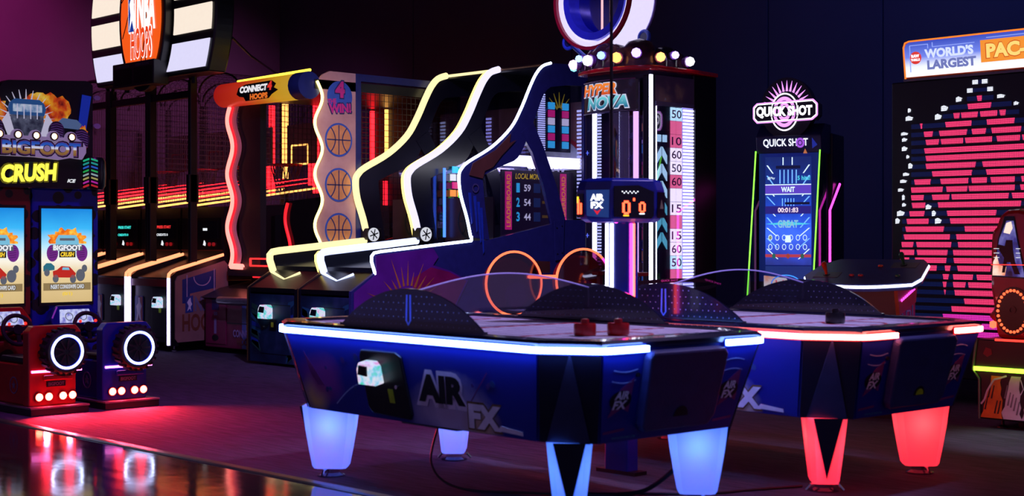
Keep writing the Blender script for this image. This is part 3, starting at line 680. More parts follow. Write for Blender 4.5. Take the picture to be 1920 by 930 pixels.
    sc = part('screen', MB().fbox(Fc, -0.218, 0.218, 0.77, 1.522, 0.015, 0.022), SCR, t)
    k = 0.023
    # title picture on the screen
    fl = []
    for i in range(25):
        a = math.pi*i/24; rr = 0.168+0.018*math.sin(i*2.3)+0.014*math.sin(i*5.1); fl.append((rr*math.cos(a), 1.24+rr*0.72*math.sin(a)))
    part('picture_flames', MB().plate(Fc, fl, k-0.001, k), FLAMES, sc)
    part('picture_truck', MB().plate(Fc, [(-0.10, 1.20), (0.10, 1.20), (0.10, 1.27), (0.075, 1.31), (-0.075, 1.31), (-0.10, 1.27)], k, k+0.001), SLBLUE, sc)
    part('picture_grille', MB().fbox(Fc, -0.065, 0.065, 1.265, 1.285, k+0.001, k+0.002), SGREY, sc)
    for s in (-1, 1):
        part('picture_tyre', MB().plate(Fc, circle((s*0.128, 1.165), 0.068, 20, 0.72), k, k+0.001), PUR, sc)
        tm = MB()
        for q in range(5): line(tm, Fc, (s*0.122-0.03, 1.13+0.017*q), (s*0.122+0.03, 1.137+0.017*q), 0.004, k+0.001, k+0.002)
        part('picture_tread', tm, e_('screen_dark_purple', (56, 18, 74)), sc)
    part('picture_band', MB().fbox(Fc, -0.13, 0.13, 1.185, 1.232, k+0.001, k+0.002), SGREY, sc)
    text(sc, 'BIGFOOT', Fc, (0, 1.208), 0.245, 0.044, SWHITE, 'screen_lettering', k+0.003, 0.05)
    part('picture_band', MB().fbox(Fc, -0.07, 0.07, 1.13, 1.182, k+0.001, k+0.002), SBLK, sc)
    text(sc, 'CRUSH', Fc, (0, 1.155), 0.12, 0.038, SYEL, 'screen_lettering', k+0.003, 0.05, 0.2)
    # cars in the desert
    part('picture_car', MB().plate(Fc, [(-0.12, 0.97), (0.06, 0.965), (0.075, 1.0), (0.05, 1.025), (0.02, 1.055), (-0.05, 1.06), (-0.09, 1.03), (-0.125, 1.02)], k, k+0.001), SRED, sc)
    part('picture_windscreen', MB().plate(Fc, [(-0.045, 1.03), (0.02, 1.028), (0.012, 1.048), (-0.04, 1.05)], k+0.001, k+0.002), SLBLUE, sc)
    part('picture_car', MB().plate(Fc, [(-0.205, 1.02), (-0.11, 1.03), (-0.11, 1.06), (-0.14, 1.085), (-0.18, 1.085), (-0.205, 1.06)], k, k+0.001), STEAL, sc)
    for c, r in (((-0.10, 0.96), 0.032), ((0.05, 0.955), 0.034), ((0.115, 0.985), 0.05), ((-0.175, 1.01), 0.03), ((0.15, 1.04), 0.03)):
        part('picture_tyre', MB().plate(Fc, circle(c, r, 16, 0.8), k, k+0.001), SGREY, sc)
    part('picture_band', MB().fbox(Fc, -0.205, 0.205, 0.865, 0.925, k, k+0.001), STAN, sc)
    text(sc, 'INSERT COINS/SWIPE CARD', Fc, (0, 0.895), 0.30, 0.040, SBLK, 'screen_lettering', k+0.003, 0.06)
    text(sc, 'INSERT COINS/SWIPE CARD', Fc, (0, 0.895), 0.29, 0.034, SWHITE, 'screen_lettering', k+0.004, 0.02)
    text(sc, '(0/1)', Fc, (0, 0.835), 0.085, 0.034, SYEL, 'screen_lettering', k+0.004, 0.03)
    return t
RPAINT = mat('red_gloss_paint', (176, 14, 16), 0.3, coat=0.4); BPAINT = mat('blue_gloss_paint', (16, 34, 140), 0.3, coat=0.4)
RGEAR = noise_print('red_gear_print', [(0.0, (20, 10, 14)), (0.44, (20, 10, 14)), (0.46, (120, 14, 16)), (1.0, (130, 14, 16))], 9, kind='voronoi')
BGEAR = noise_print('blue_gear_print', [(0.0, (8, 10, 24)), (0.44, (8, 10, 24)), (0.46, (14, 40, 170)), (1.0, (16, 44, 180))], 9, kind='voronoi')
cockpit('red driving cockpit with spare-wheel seat back, at the left edge', 5.055, RPAINT, RGEAR, -1)
cockpit('blue driving cockpit with spare-wheel seat back', 5.64, BPAINT, BGEAR, 1)

mq = thing('racing_marquee', 'monster truck marquee with flames and spotlights above the driving cockpits', 'sign', (-11.2, 5.35, 1.70))
F = Frame((-11.0, 0, 0), *YF)
bd = part('backboard', MB().plate(F, [(4.78, 1.94), (5.86, 1.94), (5.86, 2.53)] + [(5.84-0.02*math.sin(a), 2.55+0.0*a) for a in (0,)] + [(5.80, 2.565), (5.14, 2.525), (5.09, 2.50), (5.06, 2.44), (4.78, 2.42)], -0.12, 0.0), mat('marquee_black', (14, 12, 22), 0.4), mq)
F1 = Frame((-10.99, 0, 0), *YF)
part('blue_stripe', MB().plate(F1, [(5.70, 2.02), (5.77, 2.02), (5.84, 2.44), (5.76, 2.45)], 0, 0.004), emit('blue_lit_print', (20, 60, 220), 0.35), mq)
for (c, r) in (((5.885, 2.43), 0.02), ((5.885, 2.20), 0.022)): part('side_lamp', MB().plate(F1, circle(c, r, 14, 1.4), 0, 0.02), mat('lamp_glass', (170, 170, 190), 0.2), mq)
random.seed(3)
def flame_poly(c, w, h, n=30, sd=1):
    rn = random.Random(sd); out = []
    for i in range(n):
        a = 2*math.pi*i/n; rr = 0.80+0.28*rn.random(); out.append((c[0]+w*rr*math.cos(a), c[1]+h*rr*math.sin(a)))
    return out
for c, w, h, sd in (((5.50, 2.29), 0.16, 0.15, 5), ((5.00, 2.27), 0.13, 0.14, 9), ((5.38, 2.38), 0.12, 0.06, 4), ((5.765, 2.09), 0.05, 0.11, 8)):
    part('flame_cutout', MB().plate(F1, flame_poly(c, w, h, 30, sd), 0.0, 0.012), FLAME, mq)
# big truck standing out of the board
F2 = Frame((-10.95, 0, 0), *YF)
SPIKE = emit('white_lit_print', (205, 200, 230), 0.7)
for k in range(13):
    a = math.pi*(0.02+0.96*k/12); c = (5.26, 2.22)
    part('spike', MB().plate(F2, [(c[0]+0.12*math.cos(a-0.07), c[1]+0.09*math.sin(a-0.07)), (c[0]+0.24*math.cos(a), c[1]+0.235*math.sin(a)), (c[0]+0.12*math.cos(a+0.07), c[1]+0.09*math.sin(a+0.07))], 0, 0.01), SPIKE, mq)
tk = part('truck_cutout', MB().plate(F2, [(5.12, 2.25), (5.40, 2.25), (5.415, 2.30), (5.40, 2.345), (5.36, 2.375), (5.16, 2.375), (5.12, 2.345), (5.105, 2.30)], 0.01, 0.03), emit('truck_blue_print', (50, 110, 190), 0.35), mq)
part('truck_grille', MB().fbox(F2, 5.14, 5.38, 2.275, 2.335, 0.03, 0.034), noise_print('truck_grille_print', [(0.35, (90, 130, 190)), (0.6, (200, 215, 240))], 18, strength=0.6), tk)
for k in range(4): part('grille_bar', MB().fbox(F2, 5.17+0.055*k, 5.176+0.055*k, 2.22, 2.335, 0.034, 0.04), SPIKE, tk)
part('truck_underside', MB().plate(F2, [(5.13, 2.08), (5.40, 2.08), (5.40, 2.25), (5.13, 2.25)], 0.0, 0.02), noise_print('chassis_print', [(0.35, (50, 56, 84)), (0.6, (120, 126, 160)), (0.75, (210, 215, 240))], 16, strength=0.35), tk)
for s in (-1, 1):
    part('truck_leg', MB().plate(F2, [(5.265+s*0.16, 2.27), (5.265+s*0.10, 2.08), (5.265+s*0.16, 2.08), (5.265+s*0.21, 2.20)], 0.02, 0.03), SPIKE, tk)
# smaller truck on the right with big tyres
t2 = part('truck_cutout', MB().plate(F2, [(5.50, 2.19), (5.56, 2.245), (5.68, 2.235), (5.72, 2.20), (5.70, 2.16), (5.52, 2.17)], 0.01, 0.03), emit('truck_pale_print', (110, 140, 200), 0.35), mq)
for c, r in (((5.50, 2.13), 0.085), ((5.715, 2.08), 0.085), ((4.99, 2.12), 0.10)):
    ty = part('tyre_cutout', MB().plate(F2, circle(c, r, 24, 0.8), 0.012, 0.04), mat('tyre_print', (60, 58, 76), 0.5, var=0.4, scale=30), t2)
    tm = MB()
    for q in range(7): line(tm, F2, (c[0]-r*0.6, c[1]-r*0.7+r*0.22*q), (c[0], c[1]-r*0.55+r*0.22*q), 0.007, 0.04, 0.044); line(tm, F2, (c[0]+r*0.6, c[1]-r*0.7+r*0.22*q), (c[0], c[1]-r*0.55+r*0.22*q), 0.007, 0.04, 0.044)
    part('tyre_tread', tm, mat('tyre_highlight', (150, 150, 180), 0.5), ty)
# name board with spotlights
F3 = Frame((-10.90, 0, 0), *YF)
sc_ = []
for c in (4.855, 5.005, 5.155, 5.305, 5.455, 5.605):
    sc_ += [(c+0.05*math.cos(a), 2.085+0.05*math.sin(a)) for a in [math.pi-math.pi*i/8 for i in range(9)]]
nb = part('name_board', MB().plate(F3, [(4.80, 1.925), (4.80, 2.06)]+sc_+[(5.70, 2.06), (5.735, 2.02), (5.735, 1.97), (5.70, 1.915), (5.60, 1.925), (5.5, 1.905), (5.3, 1.92)], 0.0, 0.03), emit('name_board_glow', (122, 110, 140), 0.75, (150, 140, 165)), mq, bevel=0.004)  # glow in the board stands in for light falling on it
BFT = ramp_mat('chrome_letter_print_glow', 'Z', [(0.0, (120, 84, 40)), (0.38, (150, 112, 60)), (0.42, (205, 205, 230)), (0.55, (180, 190, 225)), (0.60, (40, 90, 190)), (1.0, (20, 50, 130))], 0.24, 0.36, 0.9)  # letter print given a glow to brighten it
text(nb, 'BIGFOOT', F3, (5.355, 1.992), 0.70, 0.135, INK, 'lettering_outline', 0.032, 0.09)
text(nb, 'BIGFOOT', F3, (5.355, 1.992), 0.675, 0.118, mat('silver_print', (170, 168, 190), 0.4), 'lettering_outline', 0.034, 0.06)
text(nb, 'BIGFOOT', F3, (5.355, 1.992), 0.655, 0.104, BFT, 'lettering', 0.036, 0.04)
for c in (4.855, 5.005, 5.155, 5.305, 5.455, 5.605):
    bz = part('spot_bezel', annulus(MB(), F3, (c, 2.09), 0.024, 0.034, 20, 0.03, 0.045), mat('bezel_bronze', (90, 70, 70), 0.4, 0.5), nb)
    part('spot_lamp', MB().lathe((-10.87, c, 2.09), [(0.024, 0.0), (0.018, 0.010), (0.0, 0.014)], 16, 'x'), emit('warm_bulb', (255, 215, 160), 9), bz, smooth=True)
cp = part('crush_panel', MB().plate(F, [(4.80, 1.69), (5.735, 1.69), (5.735, 1.93), (4.80, 1.93)], -0.05, 0.06), mat('crush_black', (12, 12, 16), 0.35), mq)
F4 = Frame((-10.94, 0, 0), *YF)
part('printed_swirl', MB().plate(F4, flame_poly((5.28, 1.80), 0.17, 0.09, 26, 2), 0, 0.002), noise_print('swirl_print', [(0.35, (10, 20, 20)), (0.6, (40, 80, 70)), (0.75, (120, 90, 40))], 9, strength=0.25), cp)
text(cp, 'CRUSH', F4, (5.285, 1.80), 0.47, 0.14, emit('yellow_backlit_lettering', (255, 240, 70), 1.6), 'lettering', 0.006, 0.05, 0.18, 0.06)
text(cp, 'CRUSH', F4, (5.285, 1.80), 0.50, 0.165, emit('dim_yellow_halo', (120, 110, 10), 0.6), 'lettering_outline', 0.004, 0.08, 0.18, 0.06)
text(cp, 'ICE', F4, (5.64, 1.745), 0.075, 0.028, SWHITE, 'lettering', 0.006, 0.04, 0.3)
# colour changing tyre lamp at the corner
tl = part('tyre_lamp', MB().lathe((-10.95, 5.84, 1.81), [(0.075, -0.13), (0.095, -0.10), (0.10, 0.0), (0.095, 0.10), (0.075, 0.13)], 28, 'z'), mat('lamp_tyre_black', (16, 24, 24), 0.3), mq, smooth=True)
for i, cr in enumerate(((40, 230, 170), (40, 200, 190), (50, 120, 255), (40, 220, 110), (190, 220, 230), (220, 210, 120), (230, 50, 210), (250, 50, 60))):
    z = 1.915-0.030*i; m = emit('tyre_glow_%d' % i, cr, 0.45)
    for s in (-1, 1):
        a = R_(-44) + s*0.36; d = Vector((math.cos(a), math.sin(a), 0)); q = Vector((-d.y, d.x, 0))
        Fk = Frame(Vector((-10.95, 5.84, z))+d*0.092, q, (0, 0, 1))
        part('tread_light', MB().plate(Fk, [(-0.026, -0.006+s*0.008), (0.026, -0.006-s*0.008), (0.026, 0.008-s*0.008), (-0.026, 0.008+s*0.008)], -0.004, 0.009), m, tl)

# ------------------------------------------------------------------ row of basketball hoop machines
ORANGE_LED = emit('orange_led', (255, 142, 96), 2.3); ORANGE_GLOW = emit('orange_led_bloom', (255, 60, 10), 1.5)
LILAC_LED = emit('lilac_led', (200, 185, 255), 5)
YELLOW_LED = emit('amber_led', (255, 178, 90), 2.3); DEEPRED_LED = emit('deep_red_led', (255, 30, 40), 4)
WIRE = mat('black_wire', (74, 66, 74), 0.5, 0.2)
COURT = mat('court_wood_print', (150, 104, 92), 0.45, var=0.15, scale=5); COURTB = mat('court_blue_print', (24, 48, 110), 0.45); COURTL = mat('court_line_print', (170, 150, 170), 0.5)
def wire_panel(mb, F, a0, a1, b0, b1, step, w=0.003):
    k = a0
    while k <= a1: mb.fbox(F, k-w/2, k+w/2, b0, b1, -w/2, w/2); k += step
    k = b0
    while k <= b1: mb.fbox(F, a0, a1, k-w/2, k+w/2, -w/2, w/2); k += step
    return mb
def basketball_lines(parent, F, c, r, m, n0, n1, w, sx=1.0):
    mb = MB(); line(mb, F, (c[0]-r*sx, c[1]), (c[0]+r*sx, c[1]), w, n0, n1); line(mb, F, (c[0], c[1]-r), (c[0], c[1]+r), w, n0, n1)
    for s in (-1, 1):
        for k in range(10):
            t0, t1 = -0.95+0.19*k, -0.95+0.19*(k+1)
            line(mb, F, (c[0]+s*sx*r*(0.30+0.42*t0*t0), c[1]+r*0.86*t0), (c[0]+s*sx*r*(0.30+0.42*t1*t1), c[1]+r*0.86*t1), w, n0, n1)
    return part('ball_seams', mb, m, parent)
def hoop_machine(label, xr, court_side, tint, lit=False):
    """xr: right plane; the machine is 0.95 wide, front rails at y=8.72"""
    w = 0.95; xl = xr-w; xc = xr-w/2; yf = 8.72
    t = thing('basketball_machine', label, 'arcade machine', (xc, yf, 0), 0, 'cage basketball machines')
    part('base_cabinet', MB().box(xl+0.05, xr-0.05, yf+0.03, 10.95, 0.10, 0.80), BLACK, t, bevel=0.01)
    for dx in (0.1, w-0.1):
        for yy in (yf+0.1, 10.8): part('levelling_foot', MB().lathe((xl+dx, yy, 0), [(0.03, 0), (0.03, 0.02), (0.012, 0.03), (0.012, 0.10)], 10), CHROME, t)
    Ff = Frame((xc, yf+0.03, 0), *XF)
    door = part('coin_door', MB().fbox(Ff, 0.02, 0.36, 0.16, 0.72, 0.0, 0.015), mat('hoop_door_black', (18, 16, 22), 0.4), t, bevel=0.006)
    card_reader(t, Frame((xc, yf+0.015, 0), *XF), 0.20, 0.56, 1.25)
    part('sticker', MB().fbox(Ff, 0.18, 0.23, 0.44, 0.51, 0.015, 0.017), STICKER, door)
    lg = part('league_emblem', MB().plate(Ff, [(-0.36, 0.30), (-0.20, 0.30), (-0.19, 0.32), (-0.19, 0.60), (-0.20, 0.62), (-0.36, 0.62), (-0.37, 0.60), (-0.37, 0.32)], 0.0, 0.006), mat('emblem_blue', (40, 60, 130), 0.5), t)
    part('emblem_red_half', MB().fbox(Ff, -0.28, -0.195, 0.31, 0.61, 0.006, 0.008), mat('emblem_red', (150, 40, 50), 0.5), lg)
    part('emblem_player', MB().plate(Ff, [(-0.33, 0.33), (-0.31, 0.42), (-0.33, 0.50), (-0.29, 0.54), (-0.285, 0.60), (-0.25, 0.60), (-0.245, 0.55), (-0.215, 0.50), (-0.24, 0.44), (-0.225, 0.33), (-0.26, 0.36), (-0.28, 0.42), (-0.30, 0.34)], 0.008, 0.010), WHITE_PRINT, lg)
    part('kick_ledge', MB().box(xl+0.05, xr-0.05, yf, yf+0.03, 0.74, 0.82), mat('red_lit_ledge', (120, 20, 20), 0.35), t)
    # sloping lane and rails with light tubes
    part('ball_lane', MB().plate(Frame((0, 0, 0), *YF), [(yf+0.05, 0.80), (9.42, 1.0), (9.42, 1.04), (yf+0.05, 0.84)], xl+0.06, xr-0.06), BLACK, t)
    for x, s in ((xl+0.04, 1), (xr-0.04, -1)):
        Fs = Frame((x, 0, 0), *YF)
        part('rail', MB().plate(Fs, [(yf, 0.07), (yf+0.10, 0.07), (yf+0.12, 0.80), (9.45, 0.98), (9.45, 1.09), (yf+0.08, 0.915), (yf, 0.86)], -0.03, 0.03), BLACK, t)
        up = [(x, yf-0.012, 0.08), (x, yf-0.012, 0.45), (x, yf-0.012, 0.84)]
        tp = [(x, yf-0.012, 0.84), (x, yf-0.005, 0.885), (x, yf+0.03, 0.915), (x, yf+0.10, 0.94), (x, 9.44, 1.10)]
        part('rail_light', MB().tube(up, 0.017, 8), LILAC_LED, t, smooth=True)
        part('rail_light', MB().tube(tp, 0.019, 8), ORANGE_LED, t, smooth=True)
    # console with the small score display
    Fc = Frame((xc, 9.42, 0), *XF)
    part('console', MB().box(xl+0.02, xr-0.02, 9.43, 9.55, 0.95, 1.66), mat('console_black', (16, 13, 18), 0.35), t)
    cs = part('console_panel', MB().fbox(Fc, -0.43, 0.43, 1.16, 1.53, -0.01, 0.012), mat('console_panel_black', (10, 8, 12), 0.25), t)
    part('console_edge', MB().fbox(Fc, -0.44, 0.44, 1.145, 1.152, 0.0, 0.016), mat('red_edge', (140, 30, 30), 0.4), cs)
    part('pass_card', MB().plate(Fc, [(-0.27, 1.23), (-0.20, 1.21), (-0.15, 1.30), (-0.15, 1.47), (-0.28, 1.47), (-0.28, 1.30)], 0.012, 0.016), noise_print('pass_card_'+label[-8:], [(0.35, (255, 140, 40)), (0.5, (255, 200, 110)), (0.65, (255, 250, 245))], 5, strength=1.1), cs)
    sd = part('score_display', MB().fbox(Fc, -0.09, 0.36, 1.285, 1.49, 0.012, 0.018), mat('display_glass', (14, 12, 18), 0.15), cs)
    if tint == 'dot':
        part('display_bar', MB().fbox(Fc, 0.05, 0.14, 1.38, 1.41, 0.018, 0.021), SWHITE, sd)
    else:
        m1 = e_('display_'+tint, {'cyan': (60, 230, 220), 'red': (240, 50, 50)}[tint], 1.3)
        text(sd, 'PRESS START', Fc, (0.12, 1.43), 0.32, 0.035, m1, 'display_lettering', 0.021, 0.03)
        text(sd, 'CREDITS 0', Fc, (0.08, 1.335), 0.26, 0.030, m1 if tint == 'cyan' else SWHITE, 'display_lettering', 0.021, 0.03)
    part('print_icon', MB().plate(Fc, [(0.04, 1.21), (0.09, 1.20), (0.10, 1.23), (0.075, 1.265), (0.06, 1.265)], 0.012, 0.014), SWHITE, cs)
    for k, x in enumerate((-0.13, 0.19, 0.28)): part('push_button', MB().plate(Fc, circle((x, 1.22), 0.022, 12), 0.012, 0.03), emit('dim_red_lamp', (180, 20, 25), 0.5), cs)
    # cage: posts, vaulted arches and wire
    for x in (xl+0.03, xr-0.03):
        part('cage_post', MB().box(x-0.03, x+0.03, 8.97, 9.06, 1.02, 3.10), BLACKM, t, bevel=0.006)
        part('post_bracket', MB().box(x-0.03, x+0.03, 8.95, 9.08, 1.70, 2.02), BLACKM, t, bevel=0.006)
        part('cage_post', MB().box(x-0.03, x+0.03, 10.90, 10.96, 0.80, 3.10), BLACKM, t)
        Fs = Frame((x, 0, 0), *YF)
        part('side_mesh', wire_panel(MB(), Fs, 9.06, 10.90, 1.72, 3.08, 0.065), WIRE, t)
        # light runs along the lane sides
        for z0, z1, m, r in ((1.665, 1.92, YELLOW_LED, 0.012), (1.745, 2.00, DEEPRED_LED, 0.006), (1.80, 2.05, DEEPRED_LED, 0.006)) if (x < xc or court_side) else ():
            part('lane_light', MB().cyl((x+(0.045 if x < xc else -0.045), 9.07, z0), (x+(0.045 if x < xc else -0.045), 10.88, z1), r, n=8), m, t)
        part('lane_wall', MB().plate(Fs, [(9.50, 1.06), (10.9, 1.06), (10.9, 1.72), (9.50, 1.66)], -0.008, 0.008), mat('lane_wall_dark', (30, 14, 20), 0.3), t)
    part('cross_bar', MB().box(xl+0.03, xr-0.03, 8.98, 9.05, 2.90, 2.98), BLACKM, t)
    for yy in (9.01, 9.65, 10.3, 10.92):
        pts = [(xc-(w/2-0.04)*math.cos(math.pi*k/16), yy, 3.06+0.20*math.sin(math.pi*k/16)) for k in range(17)]
        part('roof_arch', MB().tube(pts, 0.022 if yy < 9.1 else 0.012, 8), BLACKM, t, smooth=True)
    rm = MB()
    for k in range(15):
        a = math.pi*(k+1)/16; x = xc-(w/2-0.04)*math.cos(a); z = 3.06+0.20*math.sin(a); rm.box(x-0.0015, x+0.0015, 9.0, 10.92, z-0.0015, z+0.0015)
    for j in range(28):
        yy = 9.05+0.067*j
        pts = [(xc-(w/2-0.04)*math.cos(math.pi*k/12), yy, 3.06+0.20*math.sin(math.pi*k/12)) for k in range(13)]; rm.tube(pts, 0.0016, 3)
    part('roof_mesh', rm, WIRE, t)
    Fb = Frame((xc, 10.90, 0), *XF)
    part('back_panel', MB().box(xl+0.03, xr-0.03, 10.93, 10.97, 0.8, 1.72), mat('hoop_back_panel', (52, 34, 52), 0.5), t)
    part('back_mesh', wire_panel(MB(), Fb, -w/2+0.05, w/2-0.05, 1.72, 3.04, 0.065), WIRE, t)
    bb = part('backboard', MB().fbox(Fb, -0.30, 0.30, 2.22, 2.72, 0.02, 0.05), mat('backboard_white', (120, 100, 110), 0.4), t)
    bl = MB()
    for a, b in (((-0.20, 2.22), (0.14, 2.22)), ((-0.20, 2.46), (0.14, 2.46)), ((-0.20, 2.22), (-0.20, 2.46)), ((0.14, 2.22), (0.14, 2.46))): line(bl, Fb, a, b, 0.02, 0.05, 0.055)
    part('target_square', bl, YELLOW_LED if lit else mat('target_red', (170, 40, 30), 0.4), bb)
    if lit:
        part('column_light', MB().box(xl+0.05, xl+0.09, 10.86, 10.93, 2.05, 3.0), YELLOW_LED, t)
        part('column_light', MB().box(xr-0.24, xr-0.20, 10.86, 10.93, 1.85, 3.0), DEEPRED_LED, t)
        part('column_light', MB().box(xr-0.34, xr-0.31, 10.86, 10.93, 1.95, 2.35), DEEPRED_LED, t)
    rg = part('hoop', MB().ring(Frame((xc, 10.62, 2.20), (1, 0, 0), (0, 1, 0)), (0, 0), 0.19, 0.014, 24, 6), mat('hoop_red', (200, 40, 20), 0.35), t, smooth=True)
    nt_ = MB()
    for k in range(16):
        a = 2*math.pi*k/16
        for d in (-0.4, 0.4): nt_.tube([(xc+0.19*math.cos(a), 10.62+0.19*math.sin(a), 2.20), (xc+0.11*math.cos(a+d), 10.62+0.11*math.sin(a+d), 1.86)], 0.005, 4)
    part('net', nt_, mat('net_cord', (80, 72, 86), 0.7), rg)
    if court_side:
        Fr = Frame((xr, 0, 0), *YF)
        ct = part('court_panel', MB().plate(Fr, [(8.80, 0.11), (9.44, 0.13), (9.47, 0.40), (9.47, 0.98), (9.42, 1.03), (8.80, 0.86), (8.77, 0.80), (8.77, 0.15)], -0.012, 0.004), COURT, t)
        part('court_key', MB().plate(Fr, [(8.86, 0.55), (8.96, 0.55), (8.96, 0.66), (9.30, 0.72), (9.30, 0.93), (8.86, 0.82)], 0.004, 0.006), COURTB, ct)
        cl = MB()
        for x in (8.92, 9.28): line(cl, Fr, (x, 0.56+0.1*(x > 9)), (x, 0.87+(x-8.9)*0.18), 0.012, 0.006, 0.008)
        for k in range(12):
            a0, a1 = math.pi+math.pi*k/12, math.pi+math.pi*(k+1)/12
            line(cl, Fr, (9.12+0.11*math.cos(a0), 0.85+0.10*math.sin(a0)), (9.12+0.11*math.cos(a1), 0.85+0.10*math.sin(a1)), 0.012, 0.006, 0.008)
        part('court_lines', cl, COURTL, ct)
        part('league_emblem', MB().plate(Fr, [(8.90, 0.44), (9.00, 0.45), (9.00, 0.64), (8.90, 0.62)], 0.006, 0.009), mat('emblem_blue', (40, 60, 130), 0.5), ct)
        part('emblem_player', MB().plate(Fr, [(8.92, 0.46), (8.94, 0.52), (8.92, 0.56), (8.945, 0.60), (8.965, 0.615), (8.97, 0.57), (8.985, 0.54), (8.965, 0.51), (8.975, 0.46), (8.955, 0.49)], 0.009, 0.011), WHITE_PRINT, ct)
        text(ct, 'NBA', Fr, (9.16, 0.545), 0.28, 0.17, mat('dim_white_print', (110, 104, 130), 0.5), 'lettering', 0.008, 0.03)
        text(ct, 'HOOPS', Fr, (9.12, 0.33), 0.52, 0.20, mat('dim_orange_print', (120, 60, 36), 0.5), 'lettering', 0.006, 0.03)
    return t
hoop_machine('rightmost cage basketball machine, court art on its side', -14.56, True, 'dot', True)
hoop_machine('second cage basketball machine from the right, red display text', -15.51, False, 'red', True)
hoop_machine('third cage basketball machine from the right, turquoise display text', -16.46, False, 'cyan')
hoop_machine('leftmost cage basketball machine, mostly behind the driving cockpits', -17.41, False, 'dot')

# big lit sign on the cages
sg = thing('basketball_sign', 'large lit oval basketball sign with white side panels', 'sign', (-15.3, 8.85, 3.2))
F = Frame((-15.04, 8.72, 3.83), *XF)
def bar_poly(s, z0, z1):
    # outer edge bulges, inner edge follows the oval
    inner = lambda z: 0.50*math.sqrt(max(0, 1-((z+0.0)/0.88)**2))+0.07
    outer = lambda z: 1.33-0.30*(z/0.75)**2*0.6
    zs = [z0+(z1-z0)*k/5 for k in range(6)]
    return [(s*inner(z), z) for z in zs]+[(s*outer(z), z) for z in zs[::-1]]
SIGNW = emit('sign_warm_white', (255, 238, 220), 1.0); SIGNC = emit('sign_cool_white', (226, 222, 255), 1.0)
zs = [-0.72+1.44*k/20 for k in range(21)]
shell = [(1.40-0.19*(z/0.75)**2, z) for z in zs]
part('sign_case', MB().plate(F, shell+[(-a, b) for a, b in shell[::-1]], -0.24, 0.0), mat('sign_black', (14, 12, 20), 0.35), sg, bevel=0.02)
for s in (-1, 1):
    for z0, z1, m in ((-0.66, -0.36, SIGNC), (-0.26, 0.03, SIGNW), (0.13, 0.42, SIGNW), (0.50, 0.66, SIGNC)):
        part('lit_panel', MB().plate(F, bar_poly(s, z0, z1), 0.0, 0.015), m, sg)
ov = part('ball_case', MB().plate(F, circle((0, 0), 0.86, 48, 0.60), 0.0, 0.10), mat('sign_black', (14, 12, 20), 0.35), sg, bevel=0.012)
ball = part('lit_ball', MB().plate(F, circle((0, 0), 0.76, 48, 0.58), 0.10, 0.115), emit('sign_orange', (250, 92, 22), 1.0), sg)
sm = MB()
for p0, p1, p2 in (((-0.42, 0.20), (-0.15, 0.46), (0.0, 0.70)), ((0.05, 0.73), (0.18, 0.1), (0.10, -0.72)), ((0.10, 0.72), (0.2, 0.3), (0.42, 0.16)), ((-0.40, -0.22), (-0.15, 0.2), (-0.06, 0.70)), ((-0.06, -0.73), (0.1, -0.3), (0.16, 0.0))):
    for k in range(10):
        u, v = k/10, (k+1)/10; B = lambda u: tuple((1-u)**2*a+2*u*(1-u)*b+u*u*c for a, b, c in zip(p0, p1, p2)); line(sm, F, B(u), B(v), 0.014, 0.115, 0.118)
part('ball_seams', sm, INK, ball)
SGW = emit('sign_white_letters', (255, 250, 250), 1.3)
lg = part('league_emblem', MB().plate(F, [(-0.24, -0.18), (-0.12, -0.18), (-0.10, -0.15), (-0.10, 0.35), (-0.12, 0.38), (-0.24, 0.38), (-0.26, 0.35), (-0.26, -0.15)], 0.115, 0.122), SGW, ball)
part('emblem_blue_half', MB().plate(F, [(-0.25, -0.16), (-0.125, -0.16), (-0.20, 0.05), (-0.18, 0.20), (-0.18, 0.34), (-0.25, 0.34)], 0.122, 0.124), emit('sign_blue', (20, 60, 160), 0.9), lg)
part('emblem_red_half', MB().plate(F, [(-0.165, 0.34), (-0.115, 0.34), (-0.115, 0.0), (-0.13, 0.20), (-0.16, 0.24)], 0.122, 0.124), emit('sign_red', (230, 50, 40), 0.9), lg)
part('emblem_player', MB().plate(F, [(-0.23, -0.15), (-0.20, 0.04), (-0.225, 0.16), (-0.19, 0.22), (-0.185, 0.33), (-0.15, 0.32), (-0.155, 0.24), (-0.12, 0.15), (-0.15, 0.06), (-0.125, -0.15), (-0.17, -0.02)], 0.124, 0.126), SGW, lg)
text(ball, 'NBA', F, (0.14, 0.10), 0.40, 0.54, SGW, 'lettering', 0.122, 0.05)
text(ball, 'HOOPS', F, (0.03, -0.30), 0.48, 0.38, SGW, 'lettering_outline', 0.120, 0.045)
text(ball, 'HOOPS', F, (0.03, -0.30), 0.455, 0.355, emit('sign_orange_letters', (240, 66, 20), 1.0), 'lettering', 0.123, 0.02)
tb = part('timer_board', MB().box(-15.56, -14.64, 8.54, 8.74, 3.03, 3.31), mat('timer_case', (18, 14, 24), 0.4), sg, bevel=0.01)
Ft = Frame((-15.10, 8.54, 3.17), *XF)
text(tb, 'GAME CLOCK', Ft, (-0.22, 0.10), 0.30, 0.03, mat('dim_white_print', (110, 104, 130), 0.5), 'lettering', 0.003, 0.01)
text(tb, 'HIGH SCORE', Ft, (0.22, 0.10), 0.30, 0.03, mat('dim_white_print', (110, 104, 130), 0.5), 'lettering', 0.003, 0.01)
for x in (-0.22, 0.22): part('clock_window', MB().fbox(Ft, x-0.19, x+0.19, -0.11, 0.07, 0.0, 0.004), mat('clock_window', (26, 12, 20), 0.2), tb)
for x in (-15.9, -14.4): part('sign_bracket', MB().cyl((x, 8.92, 3.04), (x, 8.92, 3.25), 0.03, n=10), BLACKM, sg)

